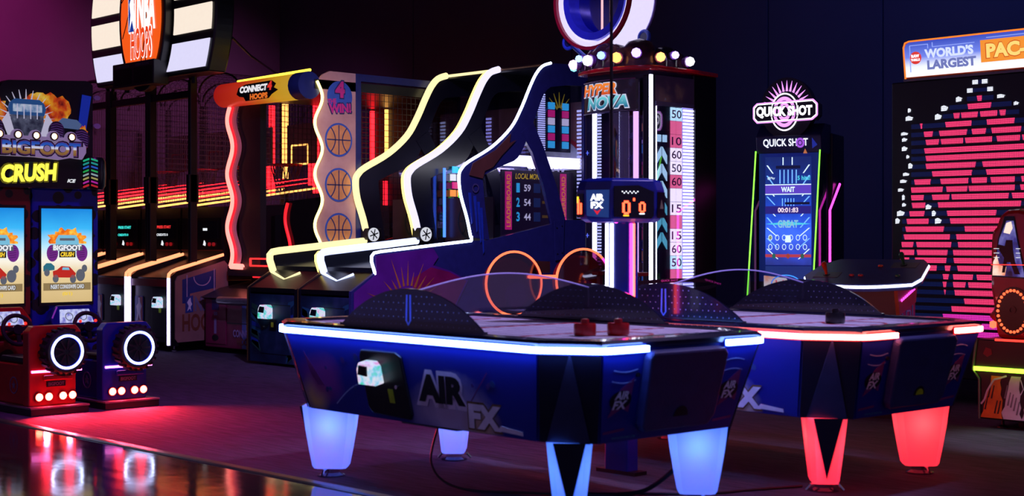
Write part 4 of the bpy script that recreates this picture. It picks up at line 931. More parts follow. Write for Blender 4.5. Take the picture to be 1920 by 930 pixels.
# ------------------------------------------------------------------ connect four basketball machine
c4 = thing('wide_basketball_machine', 'wide basketball machine with red and yellow header and wavy red light', 'arcade machine', (-13.64, 9.0, 0))
xl, xr, yf = -14.46, -12.80, 9.40
part('base_cabinet', MB().box(xl, xr, 9.10, 11.55, 0.06, 0.62), mat('magenta_cabinet', (120, 20, 60), 0.45), c4, bevel=0.01)
Ff = Frame((0, 9.10, 0), *XF)
part('yellow_front', MB().fbox(Ff, -13.62, xr-0.01, 0.07, 0.61, 0.0, 0.008), mat('yellow_cabinet', (150, 110, 30), 0.45), c4)
part('blue_stripe', MB().fbox(Ff, -13.70, -13.62, 0.07, 0.61, 0.0, 0.009), mat('pale_blue_print', (80, 100, 160), 0.45), c4)
part('seam', MB().fbox(Ff, -14.0, -13.2, 0.34, 0.35, 0.0, 0.010), INK, c4)
part('hatch', MB().fbox(Ff, -14.42, -14.02, 0.10, 0.60, 0.0, 0.010), mat('magenta_hatch', (130, 22, 66), 0.45), c4, bevel=0.004)
text(c4, '1', Ff, (-14.23, 0.30), 0.05, 0.17, mat('pale_number_print', (150, 130, 170), 0.5), 'lettering', 0.013, 0.03)
part('ball_slot', MB().fbox(Ff, -14.30, -14.16, 0.48, 0.60, 0.010, 0.013), mat('slot_blue', (40, 30, 90), 0.4), c4)
part('coin_icon', MB().fbox(Ff, -14.26, -14.19, 0.42, 0.46, 0.010, 0.013), mat('icon_print', (130, 100, 150), 0.5), c4)
part('hatch_handle', MB().plate(Ff, circle((-14.23, 0.17), 0.035, 14, 1.8), 0.010, 0.016), INK, c4)
text(c4, 'CONNECT', Ff, (-13.67, 0.235), 0.40, 0.085, mat('pale_number_print', (150, 130, 170), 0.5), 'lettering', 0.014, 0.04)
text(c4, 'HOOPS', Ff, (-13.64, 0.145), 0.30, 0.075, mat('dim_orange_print', (120, 60, 36), 0.5), 'lettering', 0.014, 0.03)
part('counter', MB().plate(Frame((0, 0, 0), *YF), [(9.04, 0.62), (9.10, 0.60), (9.75, 0.72), (9.75, 0.80), (9.30, 0.72)], xl-0.01, xr), mat('dark_counter', (34, 34, 30), 0.3), c4)
part('ball_tray', MB().tube([(-13.98, 8.98, 0.60), (-12.90, 8.98, 0.60)], 0.045, 12), mat('silver_tray', (150, 155, 160), 0.3, 0.8), c4, smooth=True)
part('reader_panel', MB().box(-14.42, -14.0, 9.70, 9.76, 0.76, 1.02), mat('dark_red_panel', (70, 12, 16), 0.4), c4)
card_reader(c4, Frame((0, 9.70, 0), *XF), -14.22, 0.90, 1.35, True)
rf = MB()
Fk = Frame((0, 9.38, 0), *XF)
for a, b in (((-13.95, 0.98), (-13.4, 0.98)), ((-13.95, 1.06), (-13.4, 1.06)), ((-13.95, 0.98), (-13.95, 1.06))): line(rf, Fk, a, b, 0.018, 0, 0.02)
part('red_light_frame', rf, emit('red_frame_led', (255, 40, 40), 2.2), c4)
part('front_ledge', MB().box(xl, xr, 9.40, 9.74, 0.86, 0.96), BLACK, c4)
# left wavy post and its light
def wave(z, amp=0.055, ph=0.0): return amp*math.sin((z-0.95)/(2.80-0.95)*2*math.pi*3.0+ph)
zz = [0.97+(2.80-0.97)*k/60 for k in range(61)]
Fw = Frame((0, 9.40, 0), *XF)
pl = [(-14.36+wave(z), z) for z in zz]+[(-14.27+wave(z), z) for z in zz[::-1]]
wp = MB()
for i in range(60): wp.plate(Fw, [pl[i], pl[i+1], pl[120-i], pl[121-i]], -0.03, 0.0)
part('wavy_post', wp, emit('pink_lit_acrylic', (200, 90, 100), 0.25, (200, 130, 135)), c4)
part('wavy_light', MB().tube([(-14.37+wave(z), 9.385, z) for z in zz], 0.034, 10), emit('salmon_led', (255, 120, 110), 3.0), c4, smooth=True)
part('wavy_glow', MB().tube([(-14.34+wave(z), 9.395, z) for z in zz], 0.022, 8), emit('red_wave_edge', (255, 30, 40), 1.6), c4, smooth=True)
part('wavy_light_foot', MB().tube([(-14.37+wave(0.97), 9.385, 0.97), (-14.14, 9.385, 0.965)], 0.034, 10), MATS['salmon_led'], c4, smooth=True)
part('left_post', MB().box(-14.28, -13.86, 9.44, 9.52, 0.96, 2.88), mat('inner_black', (20, 16, 24), 0.5), c4)
part('frame_top', MB().box(xl, xr, 9.42, 11.5, 2.90, 3.0), BLACK, c4)
part('back_panel', MB().box(xl+0.02, xr-0.02, 11.48, 11.54, 0.62, 2.95), mat('c4_back_panel', (30, 16, 26), 0.4), c4)
part('score_screen', MB().plate(Frame((0, 9.62, 0), *XF), [(-13.85, 0.98), (-12.86, 0.98), (-12.86, 1.74), (-13.58, 1.70), (-13.62, 1.56), (-13.85, 1.54)], 0, 0.04), mat('smoked_panel', (14, 10, 14), 0.12), c4)
zz2 = [1.0+0.68*k/20 for k in range(21)]
part('inner_wave_light', MB().tube([(-13.50+0.05*math.sin((z-1.0)*9.2), 9.56, z) for z in zz2], 0.018, 8), emit('inner_red_led', (255, 30, 40), 1.2), c4, smooth=True)
# header capsule
hd = part('header_capsule', MB().tube([(-14.545, 9.36, 2.93), (-14.53, 9.36, 2.93), (-14.48, 9.36, 2.93), (-12.95, 9.36, 2.93), (-12.86, 9.36, 2.93), (-12.82, 9.36, 2.93)], [0.06, 0.105, 0.135, 0.145, 0.135, 0.10], 24),
          ramp_mat('header_red_yellow', 'X', [(0.0, (190, 20, 20)), (0.35, (235, 60, 30)), (0.55, (240, 120, 30)), (0.72, (250, 185, 40)), (1.0, (250, 200, 60))], -0.95, 0.85, 0.55), c4, smooth=True)
Fh = Frame((0, 9.21, 0), *XF)
part('header_splash', MB().plate(Fh, [(-13.98, 2.90), (-13.94, 2.97), (-13.80, 3.0), (-13.30, 3.01), (-13.22, 2.97), (-13.26, 2.93), (-13.18, 2.90), (-13.30, 2.86), (-13.36, 2.82), (-13.80, 2.815), (-13.84, 2.86), (-13.92, 2.87)], 0.0, 0.006), INK, c4)
text(c4, 'CONNECT', Fh, (-13.64, 2.945), 0.54, 0.075, emit('header_white_letters', (250, 245, 250), 0.9), 'lettering', 0.010, 0.06, 0.15)
text(c4, '4', Fh, (-13.33, 2.955), 0.09, 0.10, emit('header_red_letters', (235, 50, 40), 0.9), 'lettering', 0.010, 0.06, 0.15)
text(c4, 'HOOPS', Fh, (-13.54, 2.855), 0.34, 0.065, emit('header_orange_letters', (250, 120, 40), 0.8), 'lettering', 0.010, 0.06)
part('header_blue_cap', MB().tube([(-13.0, 9.355, 2.93), (-12.81, 9.355, 2.93)], 0.149, 20), mat('cap_navy', (20, 30, 90), 0.4), c4, smooth=True)
part('header_light', MB().tube([(-14.2, 9.37, 3.075), (-12.82, 9.37, 3.095)], 0.016, 8), emit('header_yellow_led', (250, 220, 60), 3), c4)
# right side wing in pale wood with ball emblems
WOOD = noise_print('pale_wood_print', [(0.3, (172, 128, 118)), (0.5, (190, 146, 130)), (0.7, (204, 164, 146))], 3.0, 0.4)
Fr = Frame((xr, 0, 0), *YF)
zz3 = [1.24+(2.98-1.24)*k/60 for k in range(61)]
wv = lambda z: 9.47+0.05*math.sin((z-1.24)/(2.98-1.24)*2*math.pi*3.15+2.6)
wg = MB()
for i in range(60): wg.plate(Fr, [(wv(zz3[i]), zz3[i]), (9.97, zz3[i]), (9.97, zz3[i+1]), (wv(zz3[i+1]), zz3[i+1])], -0.03, 0.0)
wing = part('wood_wing', wg.plate(Fr, [(wv(2.98), 2.98), (9.97, 2.98), (9.97, 3.10), (9.62, 3.10), (9.53, 3.06)], -0.03, 0.0), WOOD, c4)
part('wing_edge', MB().box(xr-0.035, xr+0.006, 9.97, 10.04, 1.0, 3.10), mat('wing_edge_navy', (26, 34, 90), 0.4), c4)
part('wing_light', MB().tube([(xr+0.012, wv(z)-0.012, z) for z in zz3], 0.016, 8), emit('pale_yellow_led', (255, 236, 130), 4), c4, smooth=True)
BLUEP = mat('ball_blue_print', (50, 84, 160), 0.45); ORP = mat('ball_orange_print', (205, 140, 80), 0.45); NVP = mat('ball_navy_print', (30, 36, 90), 0.45)
for zc in (2.36, 1.87, 1.38):
    rg = part('ball_emblem', MB().plate(Fr, circle((9.735, zc), 0.185, 32), 0.0, 0.004), BLUEP, wing)
    part('ball_disc', MB().plate(Fr, circle((9.735, zc), 0.163, 32), 0.004, 0.006), ORP, wing)
    basketball_lines(wing, Fr, (9.735, zc), 0.16, NVP, 0.006, 0.008, 0.012)
bd_ = part('win_badge', MB().plate(Fr, circle((9.75, 2.83), 0.17, 32), 0.0, 0.004), BLUEP, wing)
MAG = mat('win_magenta_print', (190, 40, 120), 0.45)
text(wing, '4', Fr, (9.75, 2.91), 0.15, 0.21, NVP, 'lettering_outline', 0.006, 0.10); text(wing, '4', Fr, (9.75, 2.91), 0.13, 0.18, MAG, 'lettering', 0.008, 0.05)
text(wing, 'THE', Fr, (9.64, 2.775), 0.12, 0.055, MAG, 'lettering', 0.008, 0.04, 0, 0.1)
text(wing, 'WIN!', Fr, (9.75, 2.705), 0.33, 0.13, NVP, 'lettering_outline', 0.006, 0.08, 0, 0.08); text(wing, 'WIN!', Fr, (9.75, 2.705), 0.30, 0.105, MAG, 'lettering', 0.008, 0.05, 0, 0.08)
part('side_mesh', wire_panel(MB(), Frame((xr-0.015, 0, 0), *YF), 10.06, 11.46, 1.0, 3.0, 0.065, 0.005), mat('side_wire', (50, 46, 40), 0.5, 0.3), c4)
part('top_rail', MB().box(xr-0.05, xr+0.005, 10.0, 11.5, 3.02, 3.10), mat('wing_edge_navy', (26, 34, 90), 0.4), c4)
part('left_mesh', wire_panel(MB(), Frame((xl+0.01, 0, 0), *YF), 9.6, 11.46, 1.70, 2.88, 0.065, 0.004), WIRE, c4)
for x, z0, z1, m in ((-14.38, 2.05, 2.88, DEEPRED_LED), (-14.10, 2.32, 2.88, YELLOW_LED), (-14.12, 1.7, 2.0, DEEPRED_LED)):
    part('column_light', MB().box(x-0.022, x+0.022, 11.44, 11.48, z0, z1), m, c4)

# ------------------------------------------------------------------ two lane basketball rollers with tall curved sides
FRONT = [(10.085, 1.30), (10.03, 1.50), (9.946, 1.729), (9.924, 1.918), (9.965, 2.00), (10.06, 2.07), (10.383, 2.234), (10.65, 2.441), (10.80, 2.65), (10.925, 2.878), (11.02, 3.03), (11.12, 3.125), (11.25, 3.17)]
CURVE = [(p.x, p.y) for p in [Vector((a, b)) for a, b in FRONT]]
def curve_pts(x, dy=0.0):
    return smooth_path([(x, a+dy, b) for a, b in FRONT], 4)
SIDE_IN = mat('alley_inner_black', (16, 16, 26), 0.3); SIDE_OUT = mat('alley_side_navy', (46, 50, 104), 0.35, coat=0.2)
def side_plates(F, n0, n1):
    """the side wall: lower body, curved front band, strut and back post, windows left open"""
    mb = MB()
    mb.plate(F, [(8.54, 0.03), (8.54, 0.78), (8.82, 0.95), (8.80, 1.13), (8.84, 1.145), (10.085, 1.26), (10.33, 1.27), (11.248, 1.441), (11.454, 1.489), (11.95, 1.49), (11.95, 0.03)], n0, n1)
    cv = [(p.y, p.z) for p in curve_pts(0)]
    inner = [(10.33, 1.27), (10.27, 1.60), (10.232, 1.926), (10.40, 2.00), (10.713, 2.109), (10.80, 2.20), (10.87, 2.328), (10.965, 2.514), (11.05, 2.68), (11.12, 2.82), (11.207, 2.91), (11.5, 2.95)]
    # strip the band between the two curves
    m = 36
    def samp(c, u):
        L = [0]
        for i in range(len(c)-1): L.append(L[-1]+math.hypot(c[i+1][0]-c[i][0], c[i+1][1]-c[i][1]))
        d = u*L[-1]
        for i in range(len(c)-1):
            if d <= L[i+1]+1e-9:
                k = (d-L[i])/max(1e-9, L[i+1]-L[i]); return (c[i][0]+(c[i+1][0]-c[i][0])*k, c[i][1]+(c[i+1][1]-c[i][1])*k)
        return c[-1]
    for i in range(m):
        a, b = i/m, (i+1)/m; mb.plate(F, [samp(cv, a), samp(cv, b), samp(inner, b), samp(inner, a)], n0, n1)
    mb.plate(F, [(11.25, 3.17), (11.95, 3.19), (11.95, 2.97), (11.5, 2.95)], n0, n1)
    mb.plate(F, [(11.75, 1.49), (11.95, 1.49), (11.95, 2.97), (11.75, 2.96)], n0, n1)
    st = MB().plate(F, [(10.78, 2.40), (10.965, 2.514), (11.12, 2.26), (11.32, 1.85), (11.454, 1.489), (11.248, 1.441), (11.12, 1.85), (10.95, 2.20)], n0+0.001, n1+0.004)
    return mb, st
def alley(label, xl, xr, led, thin, rail_led, front_m, outside):
    t = thing('basketball_roller', label, 'arcade machine', ((xl+xr)/2, 8.54, 0), 0, 'lane basketball machines')
    for x, s in ((xl+0.02, 1), (xr-0.02, -1)):
        F = Frame((x, 0, 0), *YF)
        mb, stt = side_plates(F, -0.018, 0.018)
        sd = part('side_wall', mb, SIDE_OUT if (outside and s < 0) else SIDE_IN, t)
        part('side_strut', stt, SIDE_OUT if (outside and s < 0) else SIDE_IN, sd)
        part('window_pane', MB().plate(F, [(10.30, 1.28), (11.24, 1.45), (10.92, 2.30), (10.70, 2.10), (10.22, 1.92)], -0.003, 0.003), TINT, sd)
        part('window_pane', MB().plate(F, [(10.97, 2.51), (11.46, 1.50), (11.75, 1.50), (11.75, 2.96), (11.2, 2.91)], -0.003, 0.003), TINT, sd)
        # light along the curved edge and along the lane rail
        big = (s > 0)
        r = 0.037 if big else 0.015
        xo = x+(0.02 if big else (0.012 if outside else 0.0))
        m = led if big else thin
        part('edge_light', MB().tube(curve_pts(xo, -0.01), r, 10), m, t, smooth=True)
        if not big: part('edge_light_front', MB().tube([(xo, 10.085, 1.262), (xo, 10.085, 1.31)], r, 8), m, t)
        rl = [(xo, 8.835, 0.94), (xo, 8.79, 1.06), (xo, 8.79, 1.115), (xo, 8.82, 1.145), (xo, 8.90, 1.158), (xo, 10.05 if big else 10.085, 1.262)]
        part('rail_light', MB().tube(rl, r, 10), rail_led if big else thin, t, smooth=True)
        if big:
            part('rail_light_tip', MB().tube([(xo+0.0, 8.82, 0.935), (xo+0.38, 8.71, 0.862), (xo+0.52, 8.80, 0.935)], 0.017, 8), rail_led, t, smooth=True)
            bx = part('hub_block', MB().box(x-0.03, x+0.10, 10.02, 10.22, 1.27, 1.40), BLACK, t, bevel=0.01)
            Fe = Frame((x+0.10, 10.10, 1.33), *YF)
            em = part('ball_emblem', MB().plate(Fe, circle((0, 0), 0.075, 24), 0, 0.01), emit('emblem_white', (235, 238, 250), 0.8), t)
            stp = MB()
            for k in range(6):
                a = k*math.pi/3+0.3; line(stp, Fe, (0, 0), (0.06*math.cos(a), 0.06*math.sin(a)), 0.012, 0.01, 0.013)
            part('emblem_star', stp, INK, em)
    part('lane_deck', MB().plate(Frame((0, 0, 0), *YF), [(8.86, 0.92), (10.2, 1.10), (10.2, 1.16), (8.86, 1.0)], xl+0.04, xr-0.04), SIDE_IN, t)
    rb = part('rail_inner_panel', MB().plate(Frame((xl+0.045, 0, 0), *YF), [(8.86, 0.95), (8.84, 1.11), (10.02, 1.225), (10.02, 1.08)], 0, 0.006), mat('rail_panel_dark', (14, 16, 26), 0.25), t)
    # slanted front cover and door with card reader
    part('front_cover', MB().plate(Frame((0, 0, 0), *YF), [(8.55, 0.74), (8.55, 0.785), (8.86, 0.96), (8.86, 0.90)], xl+0.04, xr-0.04), mat('gloss_black_cover', (12, 12, 18), 0.3), t)
    Ff = Frame(((xl+xr)/2, 8.56, 0), *XF)
    part('front_panel', MB().fbox(Ff, -0.395, 0.395, 0.03, 0.72, 0.0, 0.012), front_m, t)
    dr = part('coin_door', MB().fbox(Ff, -0.20, 0.32, 0.12, 0.62, 0.012, 0.018), front_m, t, bevel=0.005)
    part('door_seam', MB().fbox(Ff, -0.20, 0.32, 0.612, 0.618, 0.018, 0.020), INK, dr)
    part('reader_plate', MB().fbox(Ff, -0.16, 0.0, 0.50, 0.60, 0.018, 0.022), BLACK, dr)
    card_reader(t, Frame(Ff.at(0, 0, 0.022), *XF), -0.06, 0.545, 1.4)
    part('bill_slot', MB().fbox(Ff, -0.03, 0.08, 0.36, 0.47, 0.018, 0.024), BLACK, dr)
    part('sticker', MB().fbox(Ff, 0.0, 0.04, 0.39, 0.44, 0.024, 0.026), STICKER, dr)
    part('door_lock', MB().lathe(Ff.at(-0.15, 0.38, 0.018), [(0.018, 0), (0.018, 0.01)], 12, 'y'), CHROME, dr)
    random.seed(int(-xl*10))
    for k in range(16):
        s = random.choice((-1, 1)); x0_ = s*(0.38-0.02*random.random()); z0_ = 0.06+0.58*random.random(); ln = 0.08+0.10*random.random()
        part('paint_splash', MB().plate(Ff, [(x0_, z0_), (x0_-s*ln, z0_-0.03-0.05*random.random()), (x0_-s*ln*0.8, z0_+0.02), (x0_, z0_+0.045)], 0.012, 0.014), random.choice((mat('splash_teal', (30, 90, 110), 0.4), mat('splash_blue', (30, 60, 140), 0.4), mat('splash_green', (30, 80, 60), 0.4))), t)
    part('trim_edge', MB().box(xl-0.002, xl+0.012, 8.535, 8.55, 0.03, 0.785), mat('gold_trim', (120, 96, 50), 0.35, 0.6), t)
    part('trim_edge', MB().tube([(xl+0.004, 8.54, 0.785), (xl+0.004, 8.83, 0.955)], 0.007, 6), mat('gold_trim', (120, 96, 50), 0.35, 0.6), t)
    # interior: back wall, backboard, hoop, light columns
    xc = (xl+xr)/2; Fb = Frame((xc, 11.88, 0), *XF)
    part('back_wall', MB().box(xl+0.04, xr-0.04, 11.88, 11.93, 1.10, 3.12), SIDE_IN, t)
    part('roof', MB().box(xl+0.04, xr-0.04, 11.25, 11.93, 3.13, 3.165), SIDE_IN, t)
    part('top_bar', MB().tube([(xl, 11.25, 3.165), (xr, 11.25, 3.165)], 0.016, 8), led if not outside else mat('bronze_bar', (110, 80, 60), 0.35, 0.7), t)
    bb = part('backboard', MB().fbox(Fb, -0.36, 0.36, 2.05, 2.80, 0.02, 0.05), COURT, t)
    part('board_line', annulus(MB(), Fb, (0, 2.05), 0.34, 0.38, 16, 0.05, 0.053, 1.0, 0, math.pi), mat('board_red', (170, 30, 40), 0.4), bb)
    part('board_white', MB().plate(Fb, circle((0, 2.05), 0.33, 20, 1.0, 0, math.pi), 0.05, 0.052), mat('board_white', (170, 176, 190), 0.4), bb)
    rg = part('hoop', MB().ring(Frame((xc, 11.60, 2.08), (1, 0, 0), (0, 1, 0)), (0, 0), 0.20, 0.014, 24, 6), emit('white_hoop_light', (235, 235, 255), 9), t, smooth=True)
    nm = MB()
    for k in range(16):
        a = 2*math.pi*k/16
        for d in (-0.4, 0.4): nm.tube([(xc+0.20*math.cos(a), 11.60+0.20*math.sin(a), 2.08), (xc+0.12*math.cos(a+d), 11.60+0.12*math.sin(a+d), 1.72)], 0.006, 4)
    part('net', nm, mat('white_net', (190, 190, 215), 0.7), rg)
    part('ball_stop', MB().fbox(Frame((xc, 10.45, 0), *XF), -0.38, 0.38, 1.20, 1.72, 0, 0.02), mat('ball_stop_brown', (60, 36, 30), 0.35), t)
    Fq = Frame((xc, 10.43, 0), *XF)
    part('ball_outline', annulus(MB(), Fq, (0.02, 1.47), 0.17, 0.19, 28, 0.0, 0.004), INK, t)
    basketball_lines(t, Fq, (0.02, 1.47), 0.17, INK, 0.0, 0.004, 0.014)
    for k, (x, m) in enumerate(((-0.30, e_('ladder_white', (190, 200, 255), 1.8)), (0.30, e_('ladder_white', (190, 200, 255), 1.8)))):
        lm = MB()
        for j in range(34): lm.fbox(Fb, x-0.045, x+0.045, 1.30+0.042*j, 1.324+0.042*j, 0.055, 0.06)
        part('ladder_light', lm, m, t)
    return t
ALLEY_FRONT = noise_print('alley_front_print', [(0.30, (10, 18, 34)), (0.5, (16, 44, 66)), (0.65, (40, 60, 90)), (0.8, (60, 40, 70))], 3.5, 0.4)
CREAM_LED = emit('cream_led', (255, 238, 176), 1.25); COOL_LED = emit('cool_led', (226, 220, 255), 1.3); COOLB_LED = emit('cool_blue_rail_led', (196, 206, 255), 1.8); CREAMT = emit('thin_yellow_led', (255, 225, 110), 3.0)
alley('lane basketball machine lit with yellow tubes', -12.77, -11.91, CREAM_LED, CREAMT, CREAM_LED, ALLEY_FRONT, False)
al2 = alley('lane basketball machine with white and blue light tubes, splash art side', -11.89, -11.03, COOL_LED, emit('thin_white_led', (200, 215, 255), 7), COOLB_LED, ALLEY_FRONT, True)
# artwork on the exposed side
F = Frame((-11.032, 0, 0), *YF)
PURP = mat('purple_side_print', (104, 34, 130), 0.4, var=0.2, scale=4); CRIM = mat('crimson_side_print', (150, 26, 84), 0.4, var=0.2, scale=4); SUN = mat('sunburst_ochre', (196, 126, 50), 0.4, var=0.2)
pa = part('side_art', MB().plate(F, [(8.56, 0.06), (8.56, 0.77), (8.83, 0.94), (8.82, 1.12), (9.55, 1.19), (9.62, 1.10), (9.55, 1.02), (9.78, 0.96), (10.02, 0.86), (9.86, 0.62), (10.0, 0.50), (9.80, 0.40), (9.9, 0.2), (9.7, 0.06)], 0.0145, 0.017), PURP, al2)
part('art_flare', MB().plate(F, [(9.20, 0.3), (9.30, 0.90), (9.52, 1.0), (9.76, 0.95), (9.99, 0.855), (9.84, 0.62), (9.97, 0.50), (9.76, 0.38), (9.6, 0.2)], 0.017, 0.018), CRIM, pa)
sc = (9.22, 0.60)
part('art_sun', annulus(MB(), F, sc, 0.16, 0.20, 24, 0.018, 0.020, 1.0, 0, math.pi), SUN, pa)
part('art_sun_core', MB().plate(F, circle(sc, 0.14, 20, 1.0, 0, math.pi), 0.018, 0.0195), mat('sun_core_print', (120, 30, 40), 0.4), pa)
random.seed(11)
for k in range(15):
    a = math.pi*(0.03+0.94*k/14); r0 = 0.225; r1 = 0.34+0.24*random.random()*(1 if k % 2 else 0.5)
    part('art_ray', MB().plate(F, [(sc[0]+r0*math.cos(a-0.05), sc[1]+r0*math.sin(a-0.05)), (sc[0]+r1*math.cos(a-0.01), sc[1]+r1*math.sin(a-0.01)), (sc[0]+r0*math.cos(a+0.06), sc[1]+r0*math.sin(a+0.06))], 0.018, 0.020), SUN, pa)
part('art_brown_splash', MB().plate(F, [(10.03, 1.93), (10.08, 2.05), (10.40, 2.20), (10.62, 2.38), (10.60, 2.28), (10.70, 2.32), (10.48, 2.14), (10.36, 2.02), (10.25, 1.98), (10.22, 1.90)], 0.0185, 0.021), mat('brown_splash_print', (110, 66, 50), 0.4), al2)
for k, (y, z) in enumerate(((10.02, 1.75), (10.09, 1.72), (10.14, 1.66), (10.18, 1.6))):
    part('art_blue_drip', MB().plate(F, [(y, z), (y+0.035, z), (y+0.06, z-0.30-0.05*k), (y+0.045, z-0.32-0.05*k)], 0.0185, 0.021), mat('blue_drip_print', (40, 70, 170), 0.4), al2)
part('speaker_print', annulus(MB(), F, (10.12, 1.80), 0.035, 0.045, 18, 0.0185, 0.021), mat('grey_drip_print', (90, 80, 110), 0.4), al2)
bk = part('bolt_plate', MB().plate(F, [(11.28, 1.05), (11.40, 1.06), (11.42, 1.50), (11.26, 1.47)], 0.0185, 0.024), SIDE_OUT, al2)
for y, z in ((11.31, 1.12), (11.38, 1.13), (11.30, 1.40), (11.38, 1.42)): part('bolt', MB().lathe((-11.008, y, z), [(0.008, 0), (0.008, 0.006)], 8, 'x'), INK, bk)
# reflections in the window glass, rebuilt as a glowing leaderboard panel and bar inside
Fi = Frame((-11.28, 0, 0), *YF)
lb = part('reflected_leaderboard', MB().plate(Fi, [(10.72, 1.30), (11.82, 1.42), (11.82, 2.02), (10.72, 2.02)], 0.0, 0.02), emit('leaderboard_dim', (40, 22, 56), 0.45), al2)
LBC = e_('leader_cyan', (50, 170, 220), 1.62); LBY = e_('leader_yellow', (200, 170, 40), 1.4400000000000002); LBM = e_('leader_magenta', (200, 30, 120), 1.26); LBW = e_('leader_white', (200, 200, 220), 1.4400000000000002)
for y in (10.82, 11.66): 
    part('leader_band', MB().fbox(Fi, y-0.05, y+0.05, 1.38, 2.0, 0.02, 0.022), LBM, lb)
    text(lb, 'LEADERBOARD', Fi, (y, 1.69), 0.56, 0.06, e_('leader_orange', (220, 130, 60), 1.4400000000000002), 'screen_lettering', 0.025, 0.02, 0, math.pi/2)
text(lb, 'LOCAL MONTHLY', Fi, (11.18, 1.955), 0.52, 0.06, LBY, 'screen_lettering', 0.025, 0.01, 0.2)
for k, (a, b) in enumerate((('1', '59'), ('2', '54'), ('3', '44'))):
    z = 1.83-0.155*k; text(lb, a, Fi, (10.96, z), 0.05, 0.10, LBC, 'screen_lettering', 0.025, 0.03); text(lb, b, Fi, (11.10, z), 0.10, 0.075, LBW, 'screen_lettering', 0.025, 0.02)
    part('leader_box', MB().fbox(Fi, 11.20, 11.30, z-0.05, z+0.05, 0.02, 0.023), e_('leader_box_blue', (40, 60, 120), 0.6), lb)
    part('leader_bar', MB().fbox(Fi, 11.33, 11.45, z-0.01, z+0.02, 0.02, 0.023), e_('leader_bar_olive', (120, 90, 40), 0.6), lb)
part('reflected_bar', MB().box(-11.20, -11.16, 10.40, 11.84, 2.055, 2.17), emit('long_white_bar', (240, 238, 255), 5.0), al2)  # bar reflected in the glass, built as an emissive box
for y, m in ((10.38, e_('inner_blue_led', (60, 110, 255), 2.7)), (10.60, e_('inner_green_led', (60, 220, 60), 1.8))):
    part('inner_light', MB().box(-11.80, -11.78, y-0.012, y+0.012, 1.30, 2.04), m, al2)
# pillar of score panels at the back, shown in the upper window
for y0_ in (11.44, 11.66):
    for k, m in enumerate((LBC, LBM, LBC, LBW, LBM, LBC)):
        part('score_block', MB().fbox(Fi, y0_, y0_+0.09, 2.28+0.085*k, 2.355+0.085*k, 0.0, 0.02), m, al2)
fr = MB()
for k in range(26): fr.fbox(Fi, 11.28, 11.38, 2.25+0.024*k, 2.263+0.024*k, 0.0, 0.02)
part('ladder_light', fr, e_('ladder_white', (190, 200, 255), 1.8), al2)
text(al2, 'ALLEY', Fi, (11.25, 2.66), 0.40, 0.14, e_('sign_alley_blue', (40, 60, 130), 0.5), 'lettering', 0.004, 0.03, 0.2)
sp_ = MB()
for a in (1.2, 1.6, 2.0, 2.4, 0.8): sp_.plate(Fi, [(11.62+0.05*math.cos(a-0.2), 2.68+0.05*math.sin(a-0.2)), (11.62+0.22*math.cos(a), 2.68+0.22*math.sin(a)), (11.62+0.05*math.cos(a+0.2), 2.68+0.05*math.sin(a+0.2))], 0.0, 0.006)
part('star_burst', sp_, e_('burst_yellow', (190, 170, 40), 0.6), al2)

part('leaderboard_stand', MB().box(-11.32, -11.28, 11.2, 11.3, 1.12, 1.40), BLACKM, al2)  # added to carry the reflected leaderboard
part('panel_hanger', MB().box(-11.30, -11.282, 11.24, 11.80, 2.24, 3.13), mat('hanger_smoke', (20, 18, 34), 0.2), al2)
Fj = Frame((-11.835, 0, 0), *YF)
for k, m in enumerate((LBW, LBC, LBM, LBW, e_('leader_orange', (220, 130, 60), 1.4), LBM, LBW, LBC)):
    for j in range(3): part('score_block', MB().fbox(Fj, 10.50+0.10*j+0.03*(k % 2), 10.57+0.10*j+0.03*(k % 2), 1.40+0.085*k, 1.47+0.085*k, 0.0, 0.02), m if (j+k) % 3 else LBW, al2)

# ------------------------------------------------------------------ tall prize tower with round lit ring on top
X0, X1, Y0, Y1 = -8.80, -8.04, 9.38, 10.27
tw = thing('prize_tower', 'tall prize tower machine with bulb crown and big white ring on top', 'arcade machine', ((X0+X1)/2, (Y0+Y1)/2, 0))
TW = mat('tower_navy', (18, 22, 60), 0.3, coat=0.3)
part('rear_body', MB().box(X0+0.03, X1-0.0, 9.95, Y1, 0, 2.70), BLACK, tw, bevel=0.01)
part('base', MB().box(X0, X1, Y0, 9.95, 0, 0.62), TW, tw, bevel=0.015)
part('upper_deck', MB().box(X0+0.02, X1-0.02, Y0+0.02, 9.95, 2.64, 2.70), TW, tw)
part('left_wall', MB().box(X0, X0+0.04, Y0+0.04, 9.95, 0.62, 2.66), TW, tw)
for (x, y) in ((X1-0.045, Y0+0.045), (X0+0.05, Y0+0.05)):
    part('corner_post', MB().box(x-0.045, x+0.045, y-0.045, y+0.045, 0.62, 2.66), mat('post_navy', (14, 16, 44), 0.3), tw, bevel=0.008)
part('corner_light', MB().box(X1-0.012, X1+0.006, Y0-0.006, Y0+0.022, 0.75, 2.66), WHITE_LED, tw)
part('front_light', MB().box(X1-0.19, X1-0.15, Y0-0.004, Y0+0.02, 0.75, 2.36), emit('lilac_panel_light', (205, 160, 240), 1.6), tw)
part('left_light', MB().box(X0+0.10, X0+0.13, Y0-0.004, Y0+0.02, 0.75, 2.40), WHITE_LED, tw)
lm = MB(); Fl = Frame((0, Y0-0.002, 0), *XF)
for k in range(60): lm.fbox(Fl, X0+0.135, X0+0.185, 0.78+0.027*k, 0.795+0.027*k, -0.02, 0.0)
part('ladder_light', lm, emit('ladder_bright', (200, 205, 255), 2.0), tw)
